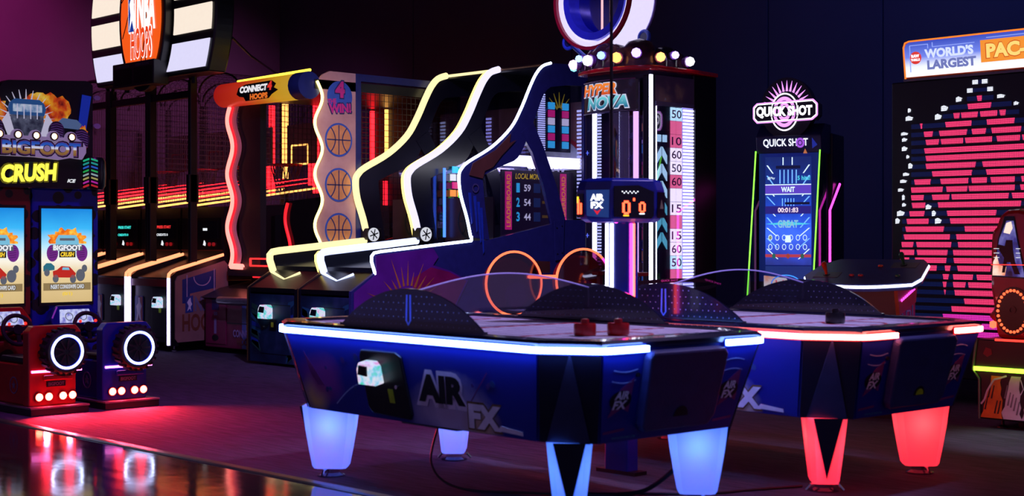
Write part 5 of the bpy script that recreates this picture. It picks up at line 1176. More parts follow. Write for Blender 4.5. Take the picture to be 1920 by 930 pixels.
for k in range(5): part('star_print', MB().plate(Fl, [(X0+0.04+0.02*math.cos(i*math.pi/4)*(1 if i % 2 == 0 else 0.3), 0.95+0.36*k+0.02*math.sin(i*math.pi/4)*(1 if i % 2 == 0 else 0.3)) for i in range(8)], 0.0, 0.006), e_('star_blue', (90, 110, 255), 1.0), tw)
# curved name sign
def bow(x): u = (x-(X0+X1)/2)/((X1-X0)/2); return Y0-0.09*(1-u*u)
sgn = MB(); n = 16; xa, xb = X0, X1-0.12
rings = []
for k in range(n+1):
    x = xa+(xb-xa)*k/n; y = bow(x); rings.append([(x, y, 2.37), (x, y+0.03, 2.37), (x, y+0.03, 2.63), (x, y, 2.63)])
sign = part('name_sign', sgn.loft(rings), noise_print('nova_sign_print', [(0.3, (14, 16, 40)), (0.55, (40, 24, 44)), (0.75, (60, 60, 120))], 5, 0.3, strength=0.35), tw, smooth=True)
for z in (2.365, 2.635): part('sign_trim', MB().tube([(xa+(xb-xa)*k/n, bow(xa+(xb-xa)*k/n)-0.004, z) for k in range(n+1)], 0.006, 6), mat('silver_trim', (150, 140, 170), 0.3, 0.8), sign)
def bowed_text(s, c, w, h, m, off, d, nm='lettering', shear=0.0):
    vs, fs = text_mesh(s, off, shear); mb = MB()
    mb.add([(c[0]+a*w, bow(c[0]+a*w)-d, c[1]+b*h) for a, b in vs], fs); return part(nm, mb, m, sign)
bowed_text('HYPER', (-8.56, 2.562), 0.47, 0.115, e_('nova_white', (220, 225, 255), 0.8), 0.09, 0.008, 'lettering_outline', 0.2)
bowed_text('HYPER', (-8.56, 2.562), 0.45, 0.098, ramp_mat('nova_orange_print', 'Z', [(0, (200, 40, 20)), (1, (255, 140, 50))], 2.49, 2.60, 0.9), 0.05, 0.014, 'lettering', 0.2)
bowed_text('NOVA', (-8.47, 2.445), 0.52, 0.125, e_('nova_white', (220, 225, 255), 0.8), 0.09, 0.008, 'lettering_outline', 0.2)
bowed_text('NOVA', (-8.47, 2.445), 0.50, 0.105, ramp_mat('nova_teal_print', 'Z', [(0, (30, 110, 150)), (1, (120, 220, 230))], 2.40, 2.50, 0.9), 0.05, 0.014, 'lettering', 0.2)
# glass front and the tube inside
part('front_glass', MB().loft([[(x, bow(x)+0.02, 0.66), (x, bow(x)+0.026, 0.66), (x, bow(x)+0.026, 2.365), (x, bow(x)+0.02, 2.365)] for x in [X0+0.19+(X1-0.20-X0-0.19)*k/10 for k in range(11)]]), CLEAR, tw, smooth=True)
part('prize_tube', MB().lathe((-8.42, 9.66, 0.62), [(0.20, 0), (0.20, 2.02)], 28), glass('tube_glass', (170, 160, 220), 0.16), tw, smooth=True)
random.seed(21)
Fi2 = Frame((0, 9.93, 0), *XF)
cols = [(220, 40, 120), (60, 200, 220), (240, 220, 230), (240, 150, 60), (90, 110, 255), (230, 60, 60)]
for k in range(16):
    part('score_block', MB().fbox(Fi2, -8.66, -8.58, 0.80+0.095*k, 0.885+0.095*k, 0, 0.02), e_('tower_block_%d' % (k % 6), cols[k % 6], 0.9), tw)
for x, m in ((-8.50, (120, 60, 200)), (-8.38, (170, 110, 220)), (-8.28, (90, 40, 150))):
    part('inner_column', MB().fbox(Fi2, x-0.025, x+0.025, 0.70, 2.35, 0, 0.03), e_('inner_col_%d' % m[0], m, 0.6), tw)
part('centre_shaft', MB().cyl((-8.42, 9.66, 0.62), (-8.42, 9.66, 2.6), 0.03, n=12), mat('shaft_chrome', (150, 140, 190), 0.15, 1.0), tw)
for k in range(9):
    z = 0.80+0.19*k; part('shaft_prize', MB().lathe((-8.42, 9.66, z), [(0.0, 0), (0.06+0.05*random.random(), 0.03), (0.07, 0.07), (0.0, 0.10)], 12), mat('prize_%d' % (k % 4), [(150, 40, 30), (190, 160, 60), (60, 60, 140), (120, 120, 140)][k % 4], 0.3), tw, smooth=True)
# right hand score face
F = Frame((X1, 0, 0), *YF)
part('side_header', MB().fbox(F, 9.44, 9.945, 2.44, 2.66, -0.02, 0.006), noise_print('side_header_print', [(0.35, (16, 14, 40)), (0.55, (40, 20, 50)), (0.72, (80, 50, 60)), (0.85, (110, 130, 190))], 4, 0.3, strength=0.3), tw)
part('side_header_lip', MB().fbox(F, 9.44, 9.945, 2.405, 2.44, -0.02, 0.01), mat('lip_grey', (80, 70, 110), 0.4), tw)
part('side_backing', MB().fbox(F, 9.44, 9.945, 0.62, 2.405, -0.03, -0.005), mat('side_backing_navy', (16, 18, 60), 0.25), tw)
part('led_dots', MB().fbox(F, 9.447, 9.456, 0.70, 2.40, -0.005, 0.004), WHITE_LED, tw)
CH1 = e_('chevron_white', (190, 235, 250), 1.5); CH2 = e_('chevron_cyan', (110, 215, 235), 1.0)
for s in (-1, 1): part('score_box', MB().fbox(F, 9.525+s*0.038-0.026, 9.525+s*0.038+0.026, 2.10, 2.16, -0.004, 0.004), CH1, tw)
for k in range(6):
    z = 2.06-0.145*k
    for s in (-1, 1):
        part('chevron', MB().plate(F, [(9.525+s*0.008, z), (9.525+s*0.066, z-0.075), (9.525+s*0.066, z-0.145), (9.525+s*0.008, z-0.075)], -0.004, 0.004), CH1 if k < 3 else CH2, tw)
WB = e_('meter_white', (255, 240, 250), 2.2); PB = e_('meter_pink', (255, 110, 150), 1.6); TB_ = e_('meter_aqua', (200, 245, 250), 2.0)
seq = [(TB_, '50'), (PB, None), (PB, '10'), (WB, '60'), (WB, '50'), (PB, '60'), (WB, None), (WB, '15'), (PB, None), (WB, '15'), (WB, '60'), (TB_, '50'), (PB, None), (WB, None), (PB, '50')]
for k, (m, s) in enumerate(seq):
    z1 = 2.40-0.115*k; z0 = z1-0.112
    part('meter_cell', MB().fbox(F, 9.640, 9.705, z0, z1, -0.004, 0.004), m, tw); part('meter_cell', MB().fbox(F, 9.716, 9.788, z0, z1, -0.004, 0.004), m, tw)
    if s: text(tw, s, F, (9.714, (z0+z1)/2), 0.13, 0.07, e_('meter_ink', (120, 30, 110), 0.3), 'lettering', 0.006, 0.01)
part('ladder_backing', MB().fbox(F, 9.795, 9.94, 0.66, 2.405, -0.005, 0.002), emit('ladder_panel', (170, 160, 255), 1.6), tw)
lm = MB()
for k in range(60): lm.fbox(F, 9.80, 9.935, 0.68+0.0287*k, 0.697+0.0287*k, 0.002, 0.014)
part('ladder_light', lm, emit('ladder_white_bright', (240, 240, 255), 4), tw)
part('side_glass', MB().fbox(F, 9.44, 9.945, 0.64, 2.40, 0.016, 0.020), CLEAR, tw)
# red brim and bulb crown
out = []
for k in range(13):
    x = X0-0.04+(X1-X0+0.08)*k/12; u = (k-6)/6; out.append((x, Y0-0.04-0.13*(1-u*u)))
out += [(X1+0.06, Y0+0.05), (X1+0.06, 9.95), (X1+0.02, Y1), (X0-0.03, Y1), (X0-0.05, 9.95)]
FZ = Frame((0, 0, 2.70), (1, 0, 0), (0, 1, 0))
part('red_brim', MB().plate(FZ, out, 0, 0.035), mat('brim_red', (190, 16, 30), 0.25, coat=0.4), tw, bevel=0.008)
HOOD = noise_print('hood_print', [(0.35, (30, 22, 50)), (0.55, (84, 50, 60)), (0.75, (150, 110, 80))], 6, 0.2)
bulbs = [(-8.86, 9.34, 0.05, (120, 225, 235), 0.040, 0.05), (-8.80, 9.27, 0.06, (235, 190, 255), 0.045, 0.06), (-8.70, 9.23, 0.10, (150, 190, 255), 0.032, 0.13), (-8.57, 9.20, 0.07, (235, 240, 255), 0.048, 0.17), (-8.42, 9.20, 0.10, (140, 175, 255), 0.036, 0.15), (-8.27, 9.22, 0.07, (255, 175, 90), 0.046, 0.12), (-8.10, 9.27, 0.10, (190, 160, 255), 0.042, 0.18), (-7.995, 9.45, 0.07, (255, 170, 100), 0.042, 0.10), (-7.985, 9.62, 0.10, (185, 165, 255), 0.034, 0.13), (-7.98, 9.80, 0.06, (240, 240, 255), 0.042, 0.08)]
for i, (x, y, z, c, r, hr) in enumerate(bulbs):
    d = Vector((x+8.42, y-9.75, 0)).normalized(); base = Vector((x, y, 2.735+z))
    hc = base-d*(hr*0.95+0.03)
    hd = part('bulb_hood', MB().lathe((hc.x, hc.y, 2.735), [(hr*0.95, 0.0), (hr*0.98, 0.06), (hr*0.88, 0.06+hr*0.5), (hr*0.55, 0.06+hr*0.88), (0.0, 0.06+hr*1.05)], 18), HOOD, tw, smooth=True)
    part('bulb_socket', MB().tube([base-d*0.06, base-d*0.005], [r*0.95, r*1.1], 14), mat('socket_purple', (120, 60, 150), 0.3), hd, smooth=True)
    b = base+d*0.02
    part('bulb', MB().lathe((b.x, b.y, b.z), [(0.0, -r), (r*0.7, -r*0.7), (r, 0), (r*0.7, r*0.7), (0.0, r)], 16), emit('bulb_%d' % i, c, 2.6), hd, smooth=True)
# ring drum on top
rc = Vector((-8.73, 9.40, 3.385))
FR = Frame(rc, *XF)
def ringbody(r0, r1, y0, y1):
    mb = MB(); n = 48
    R4 = []
    for k in range(n):
        a = 2*math.pi*k/n; ca, sa = math.cos(a), math.sin(a)
        R4.append([(rc.x+ca*r0, rc.y+y0, rc.z+sa*r0), (rc.x+ca*r1, rc.y+y0, rc.z+sa*r1), (rc.x+ca*r1, rc.y+y1, rc.z+sa*r1), (rc.x+ca*r0, rc.y+y1, rc.z+sa*r0)])
    R4.append(R4[0]); return mb.loft(R4, cap=False)
part('ring_drum', ringbody(0.385, 0.44, 0.02, 0.32), emit('drum_white', (222, 212, 255), 1.15), tw, smooth=True)
part('ring_rim', ringbody(0.425, 0.455, -0.015, 0.02), mat('rim_crimson', (160, 14, 40), 0.3), tw, smooth=True)
part('ring_rim_rear', ringbody(0.39, 0.45, 0.32, 0.34), mat('rim_lilac', (150, 140, 220), 0.3), tw, smooth=True)
part('inner_band', ringbody(0.30, 0.365, 0.02, 0.30), mat('band_blue', (50, 60, 200), 0.3), tw, smooth=True)
part('lens', MB().lathe((rc.x, rc.y+0.16, rc.z), [(0.30, -0.004), (0.30, 0.004)], 40, 'y'), glass('lens_glass', (150, 160, 235), 0.2, 0.1), tw)
part('rear_lens', MB().lathe((rc.x, rc.y+0.30, rc.z), [(0.385, -0.004), (0.385, 0.004)], 40, 'y'), mat('lens_back', (60, 70, 170), 0.2), tw)
part('centre_rod', MB().cyl((rc.x+0.03, rc.y+0.10, rc.z-0.40), (rc.x+0.03, rc.y+0.10, rc.z+0.40), 0.010, n=8), emit('rod_light', (255, 190, 200), 1.2), tw)
part('ring_pedestal', MB().tube([(rc.x+0.05, rc.y+0.17, 2.735), (rc.x+0.03, rc.y+0.17, 2.96)], [0.20, 0.11], 20), TW, tw, smooth=True)
for s, yy in ((-1, 0.06), (1, 0.30)):
    Fd = Frame((rc.x+s*0.34+0.02, rc.y+yy-0.02, 3.03), *XF)
    dsc = part('clamp_disc', MB().ring(Fd, (0, 0), 0.055, 0.018, 20, 8), mat('clamp_blue', (40, 70, 190), 0.35), tw, smooth=True)
    part('clamp_hub', MB().plate(Fd, circle((0, 0), 0.045, 16), -0.01, 0.01), mat('clamp_navy', (20, 30, 90), 0.3), dsc)
    part('clamp_arm', MB().tube([(rc.x+s*0.33, rc.y+yy, 3.03), (rc.x+s*0.18, rc.y+0.17, 2.86)], 0.02, 8), mat('clamp_blue', (40, 70, 190), 0.35), dsc)

# ------------------------------------------------------------------ twin wheel prize game in front of the lane machines
tg = thing('twin_wheel_game', 'prize game with two orange-rimmed clear wheels behind the blue-lit table', 'arcade machine', (-8.0, 8.0, 0))
part('cabinet', MB().box(-8.55, -7.95, 7.55, 8.65, 0.0, 0.70), mat('wheel_game_black', (20, 14, 28), 0.3), tg, bevel=0.02)
ORL = emit('orange_ring_light', (255, 110, 70), 2.2); PKL = emit('pink_ring_light', (255, 70, 190), 2.2)
for (x, y, z, r) in ((-8.12, 7.86, 0.935, 0.245), (-7.80, 8.30, 0.955, 0.245)):
    Fw = Frame((x, y, z), (0.25, 0.97, 0), (0, 0, 1))
    wl = part('wheel_disc', MB().plate(Fw, circle((0, 0), r, 40), -0.006, 0.006), glass('wheel_glass', (150, 90, 130), 0.12), tg)
    hi = MB(); lo = MB(); n = 48
    pts = [Fw.at(r*math.cos(2*math.pi*k/n), r*math.sin(2*math.pi*k/n), 0.004) for k in range(n)]
    hi.tube([pts[k % n] for k in range(6, 44)], 0.010, 6); lo.tube([pts[k % n] for k in range(43, 55)], 0.010, 6)
    part('wheel_light', hi, ORL, wl, smooth=True); part('wheel_light', lo, PKL if x > -8 else ORL, wl, smooth=True)
    part('inner_ring', MB().ring(Fw, (0, 0, -0.05), r*0.86, 0.006, 36, 6), mat('ring_purple', (90, 50, 120), 0.3), wl, smooth=True)
    part('drum', MB().loft([[Fw.at(q*math.cos(2*math.pi*k/28), q*math.sin(2*math.pi*k/28), c) for k in range(28)] for q, c in ((r*0.80, -0.02), (r*0.80, -0.14), (0.02, -0.15))]), emit('drum_red_lit', (120, 14, 30), 0.5, (90, 14, 24)), wl, smooth=True)
    part('hub_cap', MB().plate(Fw, circle((0.03, -0.09), 0.095, 24), -0.02, -0.01), emit('hub_purple_lit', (120, 50, 170), 0.6, (130, 60, 170)), wl)
    part('wheel_stand', MB().box(x-0.12, x-0.02, y-0.05, y+0.05, 0.66, z-0.10), BLACK, wl)
part('link_bar', MB().cyl((-8.10, 7.98, 0.985), (-7.86, 8.20, 0.985), 0.016, n=10), ORL, tg)
part('top_case', MB().plate(Frame((-8.14, 8.12, 0.98), (0, 1, 0), (0, 0, 1)), [(-0.06, 0.03), (0.16, 0.03), (0.16, 0.12), (-0.06, 0.13)], -0.05, 0.0), mat('case_grey', (60, 50, 66), 0.3), tg)

# small gun rest with printed strap in front of the tower
gp = thing('gun_rest', 'small gun rest with looped printed strap in front of the prize tower', 'gun rest', (-7.36, 8.62, 0))
part('column', MB().box(-7.48, -7.24, 8.50, 8.74, 0.0, 0.82), TB, gp, bevel=0.01)
part('tray', MB().box(-7.60, -7.06, 8.42, 8.80, 0.82, 0.86), BLACK, gp, bevel=0.01)
part('grip_block', MB().box(-7.60, -7.50, 8.50, 8.62, 0.86, 0.99), mat('grip_navy', (20, 30, 70), 0.4), gp, bevel=0.01)
part('red_cap', MB().box(-7.61, -7.44, 8.48, 8.66, 0.99, 1.02), mat('cap_red', (150, 16, 26), 0.35), gp, bevel=0.006)
strap = smooth_path([(-7.46, 8.56, 0.94), (-7.25, 8.72, 0.96), (-7.05, 8.92, 0.955), (-7.02, 8.94, 0.92), (-7.15, 8.74, 0.88), (-7.32, 8.56, 0.868)], 6)
sm_ = MB(); sm_.loft([[p+Vector((0, 0, -0.014)), p+Vector((0.004, -0.004, -0.014)), p+Vector((0.004, -0.004, 0.014)), p+Vector((0, 0, 0.014))] for p in strap])
sb = part('strap', sm_, mat('strap_black', (24, 12, 30), 0.5), gp)
for i in (4, 12, 24): 
    p, q = strap[i], strap[i+3]; Fs_ = Frame((p+q)/2, q-p if i < 15 else p-q, (0, 0, 1)); text(sb, 'QUICK SHOT', Fs_, (0, 0), 0.13, 0.016, e_('strap_pink', (220, 50, 160), 0.8), 'lettering', 0.009, 0.01)

# ------------------------------------------------------------------ target shooting cabinet
qs = thing('shooting_cabinet', 'target shooting cabinet with round pink sign and tall blue screen', 'arcade machine', (-7.36, 10.53, 0), R_(20), world=False)
qs.scale = (0.87, 1, 1)
QB = mat('cabinet_blue_black', (22, 26, 60), 0.3); QF = mat('bezel_blue', (30, 60, 170), 0.35)
FF = Frame((0, -0.30, 0), *XF)
part('rear_body', MB().box(-0.30, 0.34, 0.0, 0.42, 0, 2.18), BLACK, qs, bevel=0.01)
part('front_body', MB().box(-0.30, 0.30, -0.30, 0.0, 0.62, 2.02), QB, qs, bevel=0.01)
part('plinth', MB().box(-0.32, 0.32, -0.55, 0.0, 0.0, 0.62), QB, qs, bevel=0.015)
part('bezel', MB().fbox(FF, -0.29, 0.29, 0.92, 2.03, 0.0, 0.02), emit('bezel_blue_lit', (24, 50, 160), 0.22, (30, 60, 170)), qs)
scr = part('screen', MB().fbox(FF, -0.225, 0.225, 1.06, 1.97, 0.02, 0.026), ramp_mat('shoot_screen', 'Z', [(0.0, (30, 40, 110)), (0.15, (40, 60, 170)), (0.30, (50, 90, 210)), (0.45, (24, 60, 170)), (0.7, (14, 40, 120)), (1.0, (10, 26, 80))], 1.06, 1.97, 1.7, noise=0.25), qs)
k = 0.027
QW = e_('shoot_white', (215, 240, 255), 1.2); QC = e_('shoot_cyan', (80, 210, 240), 1.0); QLB = e_('shoot_lightblue', (110, 170, 255), 1.5); QPU = e_('shoot_violet', (100, 70, 210), 0.9); QRED = e_('shoot_red', (200, 70, 90), 0.8); QNV = e_('shoot_navy', (16, 24, 70), 0.6)
for s in (-1, 1):
    for j in range(9):
        z = 1.90-0.088*j; d = 0.10+0.012*(j % 3)
        part('light_streak', MB().plate(FF, [(s*0.215, z), (s*(0.215-0.06-0.006*j), z-d*0.7), (s*(0.203-0.06-0.006*j), z-d*0.7), (s*0.200, z)], k, k+0.001), QLB if j % 2 else QW, scr)
for j in range(5):
    x = -0.08+0.04*j
    part('light_streak', MB().fbox(FF, x-0.005, x+0.005, 1.745, 1.86, k, k+0.001), QLB, scr); part('light_streak', MB().fbox(FF, x*0.7-0.004, x*0.7+0.004, 1.545, 1.62, k, k+0.001), QLB, scr)
for x in (-0.05, 0.04): part('light_streak', MB().fbox(FF, x-0.005, x+0.005, 1.90, 1.965, k, k+0.001), QW, scr)
part('screen_lintel', MB().fbox(FF, -0.12, 0.12, 1.87, 1.895, k, k+0.001), QNV, scr)
part('wait_band', MB().fbox(FF, -0.225, 0.225, 1.655, 1.735, k+0.001, k+0.003), QPU, scr)
for z in (1.655, 1.735): part('band_line', MB().fbox(FF, -0.225, 0.225, z-0.004, z+0.004, k+0.003, k+0.004), QW, scr)
text(scr, 'WAIT', FF, (0.0, 1.695), 0.135, 0.045, QW, 'screen_lettering', k+0.005, 0.04)
text(scr, '5 hits!', FF, (0.155, 1.79), 0.125, 0.038, QC, 'screen_lettering', k+0.005, 0.03)
text(scr, '@Play', FF, (-0.165, 1.79), 0.075, 0.025, QW, 'screen_lettering', k+0.005, 0.01, 0.2)
part('timer_band', MB().fbox(FF, -0.225, 0.225, 1.49, 1.555, k+0.001, k+0.002), e_('timer_violet', (50, 40, 150), 0.7), scr)
part('timer_bar', MB().fbox(FF, -0.03, 0.21, 1.568, 1.588, k+0.001, k+0.002), QNV, scr)
text(scr, '00:01:83', FF, (0.0, 1.522), 0.20, 0.040, e_('shoot_warmwhite', (250, 225, 240), 1.2), 'screen_lettering', k+0.004, 0.02)
part('flare', MB().plate(FF, [(-0.225, 1.405), (0.0, 1.425), (0.225, 1.405), (0.0, 1.390)], k+0.001, k+0.002), QC, scr)
text(scr, 'GREAT', FF, (0.0, 1.405), 0.20, 0.065, e_('shoot_paleblue', (150, 210, 240), 0.9), 'screen_lettering', k+0.004, 0.03)
part('glow_block', MB().plate(FF, [(-0.03, 1.25), (0.03, 1.25), (0.022, 1.31), (-0.022, 1.31)], k+0.001, k+0.002), QW, scr)
for r_ in range(2):
    for c_ in range(6):
        mb = MB(); annulus(mb, FF, (-0.175+0.068*c_, 1.29-0.078*r_), 0.020, 0.026, 8, k+0.002, k+0.004, 0.8, math.pi/8, math.pi/8+2*math.pi); part('hit_ring', mb, QW, scr)
part('hit_mark', MB().plate(FF, circle((-0.175, 1.29), 0.016, 8), k+0.003, k+0.005), e_('hit_olive', (160, 170, 120), 0.8), scr)
part('red_band', MB().fbox(FF, -0.225, 0.225, 1.125, 1.15, k+0.001, k+0.003), QRED, scr)
for x, c in ((-0.14, (40, 120, 110)), (0.0, (190, 80, 60)), (0.14, (60, 110, 100))): part('blob', MB().plate(FF, circle((x, 1.135), 0.022, 10, 0.8), k+0.003, k+0.004), e_('blob_%d' % c[0], c, 0.7), scr)
part('low_panel', MB().fbox(FF, -0.225, 0.225, 0.86, 1.05, 0.02, 0.024), e_('low_panel_blue', (50, 80, 190), 0.35), qs)
lt = part('lit_card', MB().plate(FF, [(-0.24, 0.80), (-0.08, 0.78), (0.06, 0.84), (-0.02, 0.95), (-0.24, 0.97)], 0.024, 0.028), noise_print('card_glow', [(0.4, (255, 150, 100)), (0.55, (255, 235, 225)), (0.7, (240, 240, 255))], 6, strength=1.0), qs)
part('neon_oval', MB().ring(FF, (-0.02, 0.90, 0.035), 0.075, 0.005, 24, 6, 1.9), e_('neon_blue', (60, 140, 255), 1.5), qs, smooth=True)
text(qs, 'U=', FF, (-0.04, 0.89), 0.16, 0.085, e_('neon_pinkred', (255, 90, 110), 1.0), 'lettering', 0.036, -0.005)
# lettered header and the sign on top
hd = part('header', MB().plate(Frame((0, 0, 0), *YF), [(-0.325, 2.0), (-0.345, 2.14), (-0.215, 2.25), (0.0, 2.25), (0.0, 2.0)], -0.315, 0.325), mat('header_navy', (20, 22, 70), 0.3), qs, bevel=0.006)
FH = Frame((0, -0.326, 1.985), (1, 0, 0), (0, -0.02, 0.14))
text(hd, 'QUICK SHOT', FH, (-0.02, 0.10), 0.44, 0.075, e_('header_white', (235, 240, 255), 1.4), 'lettering', 0.008, 0.02)
part('target_o', MB().plate(FH, circle((0.125, 0.10), 0.042, 20), 0.008, 0.012), e_('header_violet', (170, 90, 230), 1.0), hd)
part('target_o_ring', annulus(MB(), FH, (0.125, 0.10), 0.016, 0.024, 18, 0.012, 0.014), e_('header_dark_violet', (60, 20, 110), 0.7), hd)
for (a, b, c), cr in ((((0.17, 0.05), (0.19, 0.01), (0.15, 0.01)), (220, 130, 80)), (((0.24, 0.14), (0.29, 0.08), (0.24, 0.05)), (30, 50, 170))): part('print_shard', MB().plate(FH, [a, b, c], 0.006, 0.009), e_('shard_%d' % cr[0], cr, 0.7), hd)
FS = Frame((-0.03, -0.335, 2.345), *XF)
QSB = mat('sign_back_black', (12, 12, 24), 0.35); SP = e_('sign_pink', (235, 150, 255), 1.5); SW = e_('sign_white_neon', (250, 245, 255), 1.8)
part('sign_disc', MB().plate(FS, circle((0.02, 0.03), 0.26, 36), -0.12, 0.0), QSB, qs)
part('sign_plate', MB().plate(FS, [(-0.30, -0.085), (0.30, -0.07), (0.335, -0.035), (0.335, 0.06), (0.29, 0.095), (-0.27, 0.08), (-0.31, 0.045), (-0.31, -0.05)], -0.10, 0.012), QSB, qs)
def poly_outline(parent, F, pts, w, n0, n1, m, nm):
    mb = MB()
    for i in range(len(pts)): line(mb, F, pts[i], pts[(i+1) % len(pts)], w, n0, n1)
    return part(nm, mb, m, parent)
poly_outline(qs, FS, [(-0.27, -0.085), (0.27, -0.07), (0.32, -0.035), (0.32, 0.06), (0.28, 0.095), (-0.27, 0.075), (-0.305, 0.045), (-0.305, -0.05)], 0.012, 0.012, 0.020, SP, 'sign_outline')
poly_outline(qs, FS, [(-0.265, -0.077), (0.265, -0.062), (0.312, -0.03), (0.312, 0.055), (0.276, 0.086), (-0.265, 0.067), (-0.297, 0.04), (-0.297, -0.045)], 0.007, 0.014, 0.023, SW, 'sign_outline')
for k2 in range(13):
    a = R_(14+12.6*k2); part('sign_ray', MB().plate(FS, [(0.02+0.145*math.cos(a-0.07), 0.03+0.145*math.sin(a-0.07)), (0.02+0.235*math.cos(a), 0.03+0.235*math.sin(a)), (0.02+0.145*math.cos(a+0.07), 0.03+0.145*math.sin(a+0.07))], 0.0, 0.008), SP, qs)
part('sign_ring', annulus(MB(), FS, (0.0, 0.0), 0.148, 0.160, 40, 0.006, 0.014, 0.85), SW, qs)
part('sign_ring', annulus(MB(), FS, (0.0, 0.0), 0.098, 0.128, 40, 0.014, 0.018, 0.85), SP, qs)
part('sign_ring', annulus(MB(), FS, (0.0, 0.0), 0.045, 0.075, 40, 0.014, 0.018, 0.85), SP, qs)
text(qs, 'QUICK SHOT', FS, (0.0, 0.0), 0.56, 0.115, QSB, 'lettering_outline', 0.021, 0.06)
text(qs, 'QUICK SHOT', FS, (0.0, 0.0), 0.55, 0.10, SW, 'lettering', 0.024, 0.05)
part('sign_bracket', MB().box(-0.12, 0.08, -0.285, -0.10, 2.20, 2.30), QSB, qs)
# clear side wings with green edges, pink tubes
GRN = emit('green_edge_led', (130, 255, 60), 2.2); GRNM = glass('green_acrylic', (110, 170, 120), 0.12)
for s in (-1, 1):
    Fs = Frame((s*0.315, 0, 0), *YF)
    part('side_wing', MB().plate(Fs, [(-0.62, 0.62), (-0.34, 2.02), (-0.16, 2.02), (-0.16, 0.62)], -0.006, 0.006), GRNM, qs)
    part('wing_edge_light', MB().tube([(s*0.315, -0.625, 0.62), (s*0.315, -0.345, 2.02)], 0.007, 6), GRN, qs)
    part('neon_tube', MB().tube([(s*0.37, -0.20, 0.64), (s*0.37, -0.20, 1.52), (s*0.37, 0.15, 1.75)], 0.011, 8), PINK_LED, qs, smooth=True)
    part('neon_stay', MB().box(min(s*0.30, s*0.37), max(s*0.30, s*0.37), -0.205, -0.195, 0.70, 0.72), BLACKM, qs)

# ------------------------------------------------------------------ giant LED wall game
XC = -5.652; SY = 10.50
pm = thing('led_wall_game', 'giant LED screen game with pink stripes and lit marquee', 'arcade machine', (XC, SY, 0))
part('screen_case', MB().box(XC-0.78, XC+0.80, SY, SY+0.35, 0.18, 2.545), mat('led_case_black', (14, 12, 22), 0.4), pm, bevel=0.01)
for x in (XC-0.6, XC+0.62): part('stand', MB().box(x-0.08, x+0.08, SY+0.02, SY+0.33, 0.0, 0.18), BLACKM, pm)
F = Frame((XC, SY, 0), *XF)
ROWS = [(2.369, [(-.026, .017)]), (2.311, [(-.105, .094)]), (2.245, [(-.225, -.172), (-.161, -.018), (0, .145), (.162, .213)]), (2.179, [(-.518, -.496), (-.296, -.07), (.055, .285)]), (2.113, [(-.485, -.405), (-.35, -.108), (-.07, .051), (.094, .338)]), (2.047, [(-.468, -.35), (-.336, -.14), (-.126, .103), (.137, .33), (.346, .437)]), (1.98, [(-.481, .437)]), (1.919, [(-.468, .437)]), (1.857, [(-.468, -.035), (.02, .437)]), (1.795, [(-.412, -.066), (.051, .437)]), (1.733, [(-.57, -.423), (-.339, -.096), (-.073, .06), (.089, .288), (.338, .437)]), (1.671, [(-.6, -.318), (-.289, -.105), (-.096, .288), (.33, .437)]), (1.609, [(-.6, -.485), (-.412, -.26), (-.243, .238), (.263, .437)]), (1.547, [(-.592, -.472), (-.361, .338)]), (1.481, [(-.615, -.478), (-.282, .137)]), (1.419, [(-.639, -.441), (-.255, .305)]), (1.357, [(-.65, -.307), (-.131, .4)]), (1.295, [(-.665, -.255), (-.203, .45)]), (1.233, [(-.687, -.578), (-.552, -.244), (-.188, .47)]), (1.171, [(-.7, -.569), (-.548, -.276), (-.23, .5)]), (1.109, [(-.7, -.617), (-.563, -.286), (-.224, .5)]), (1.047, [(-.509, -.37), (-.301, -.251), (-.193, .092)]), (.981, [(-.318, -.265), (-.23, -.059), (-.029, .3)]), (.919, [(-.318, -.286), (-.23, -.121), (-.1, .3)]), (.857, [(-.307, -.292), (-.217, .3)]), (.791, [(-.135, .3)]), (.729, [(-.244, .4)]), (.667, [(-.318, .45)]), (.601, [(-.318, .45)]), (.535, [(-.445, .5)]), (.477, [(-.445, .5)])]
def dot_led(name, rgb, strength):
    """LED module: bright dots on a dark grid"""
    m = bpy.data.materials.new(name); m.use_nodes = True; nt = m.node_tree; b = nt.nodes['Principled BSDF']
    tc = nt.nodes.new('ShaderNodeTexCoord'); mp = nt.nodes.new('ShaderNodeVectorMath'); mp.operation = 'SCALE'; mp.inputs['Scale'].default_value = 70
    nt.links.new(tc.outputs['Object'], mp.inputs[0])
    fr = nt.nodes.new('ShaderNodeVectorMath'); fr.operation = 'FRACTION'; nt.links.new(mp.outputs[0], fr.inputs[0])
    sp = nt.nodes.new('ShaderNodeSeparateXYZ'); nt.links.new(fr.outputs[0], sp.inputs[0])
    gs = []
    for ax in (0, 2):
        g = nt.nodes.new('ShaderNodeMath'); g.operation = 'GREATER_THAN'; g.inputs[1].default_value = 0.22; nt.links.new(sp.outputs[ax], g.inputs[0]); gs.append(g)
    mu = nt.nodes.new('ShaderNodeMath'); mu.operation = 'MULTIPLY'; nt.links.new(gs[0].outputs[0], mu.inputs[0]); nt.links.new(gs[1].outputs[0], mu.inputs[1])
    ma = nt.nodes.new('ShaderNodeMath'); ma.operation = 'MULTIPLY_ADD'; ma.inputs[1].default_value = strength*0.75; ma.inputs[2].default_value = strength*0.25; nt.links.new(mu.outputs[0], ma.inputs[0])
    nt.links.new(ma.outputs[0], b.inputs['Emission Strength']); b.inputs['Emission Color'].default_value = srgb(*rgb); b.inputs['Base Color'].default_value = (0.01, 0.01, 0.015, 1)
    MATS[name] = m; return m
PKR = dot_led('pink_led_modules', (255, 62, 120), 1.15); BLR = dot_led('blue_led_modules', (14, 40, 120), 0.3); WHR = dot_led('white_led_modules', (235, 240, 255), 1.4); PURR = dot_led('magenta_led_modules', (235, 50, 190), 1.1)
apex = {2.369: -0.15, 2.311: -0.30, 2.245: -0.36, 2.434: -0.085, 2.496: -0.04}
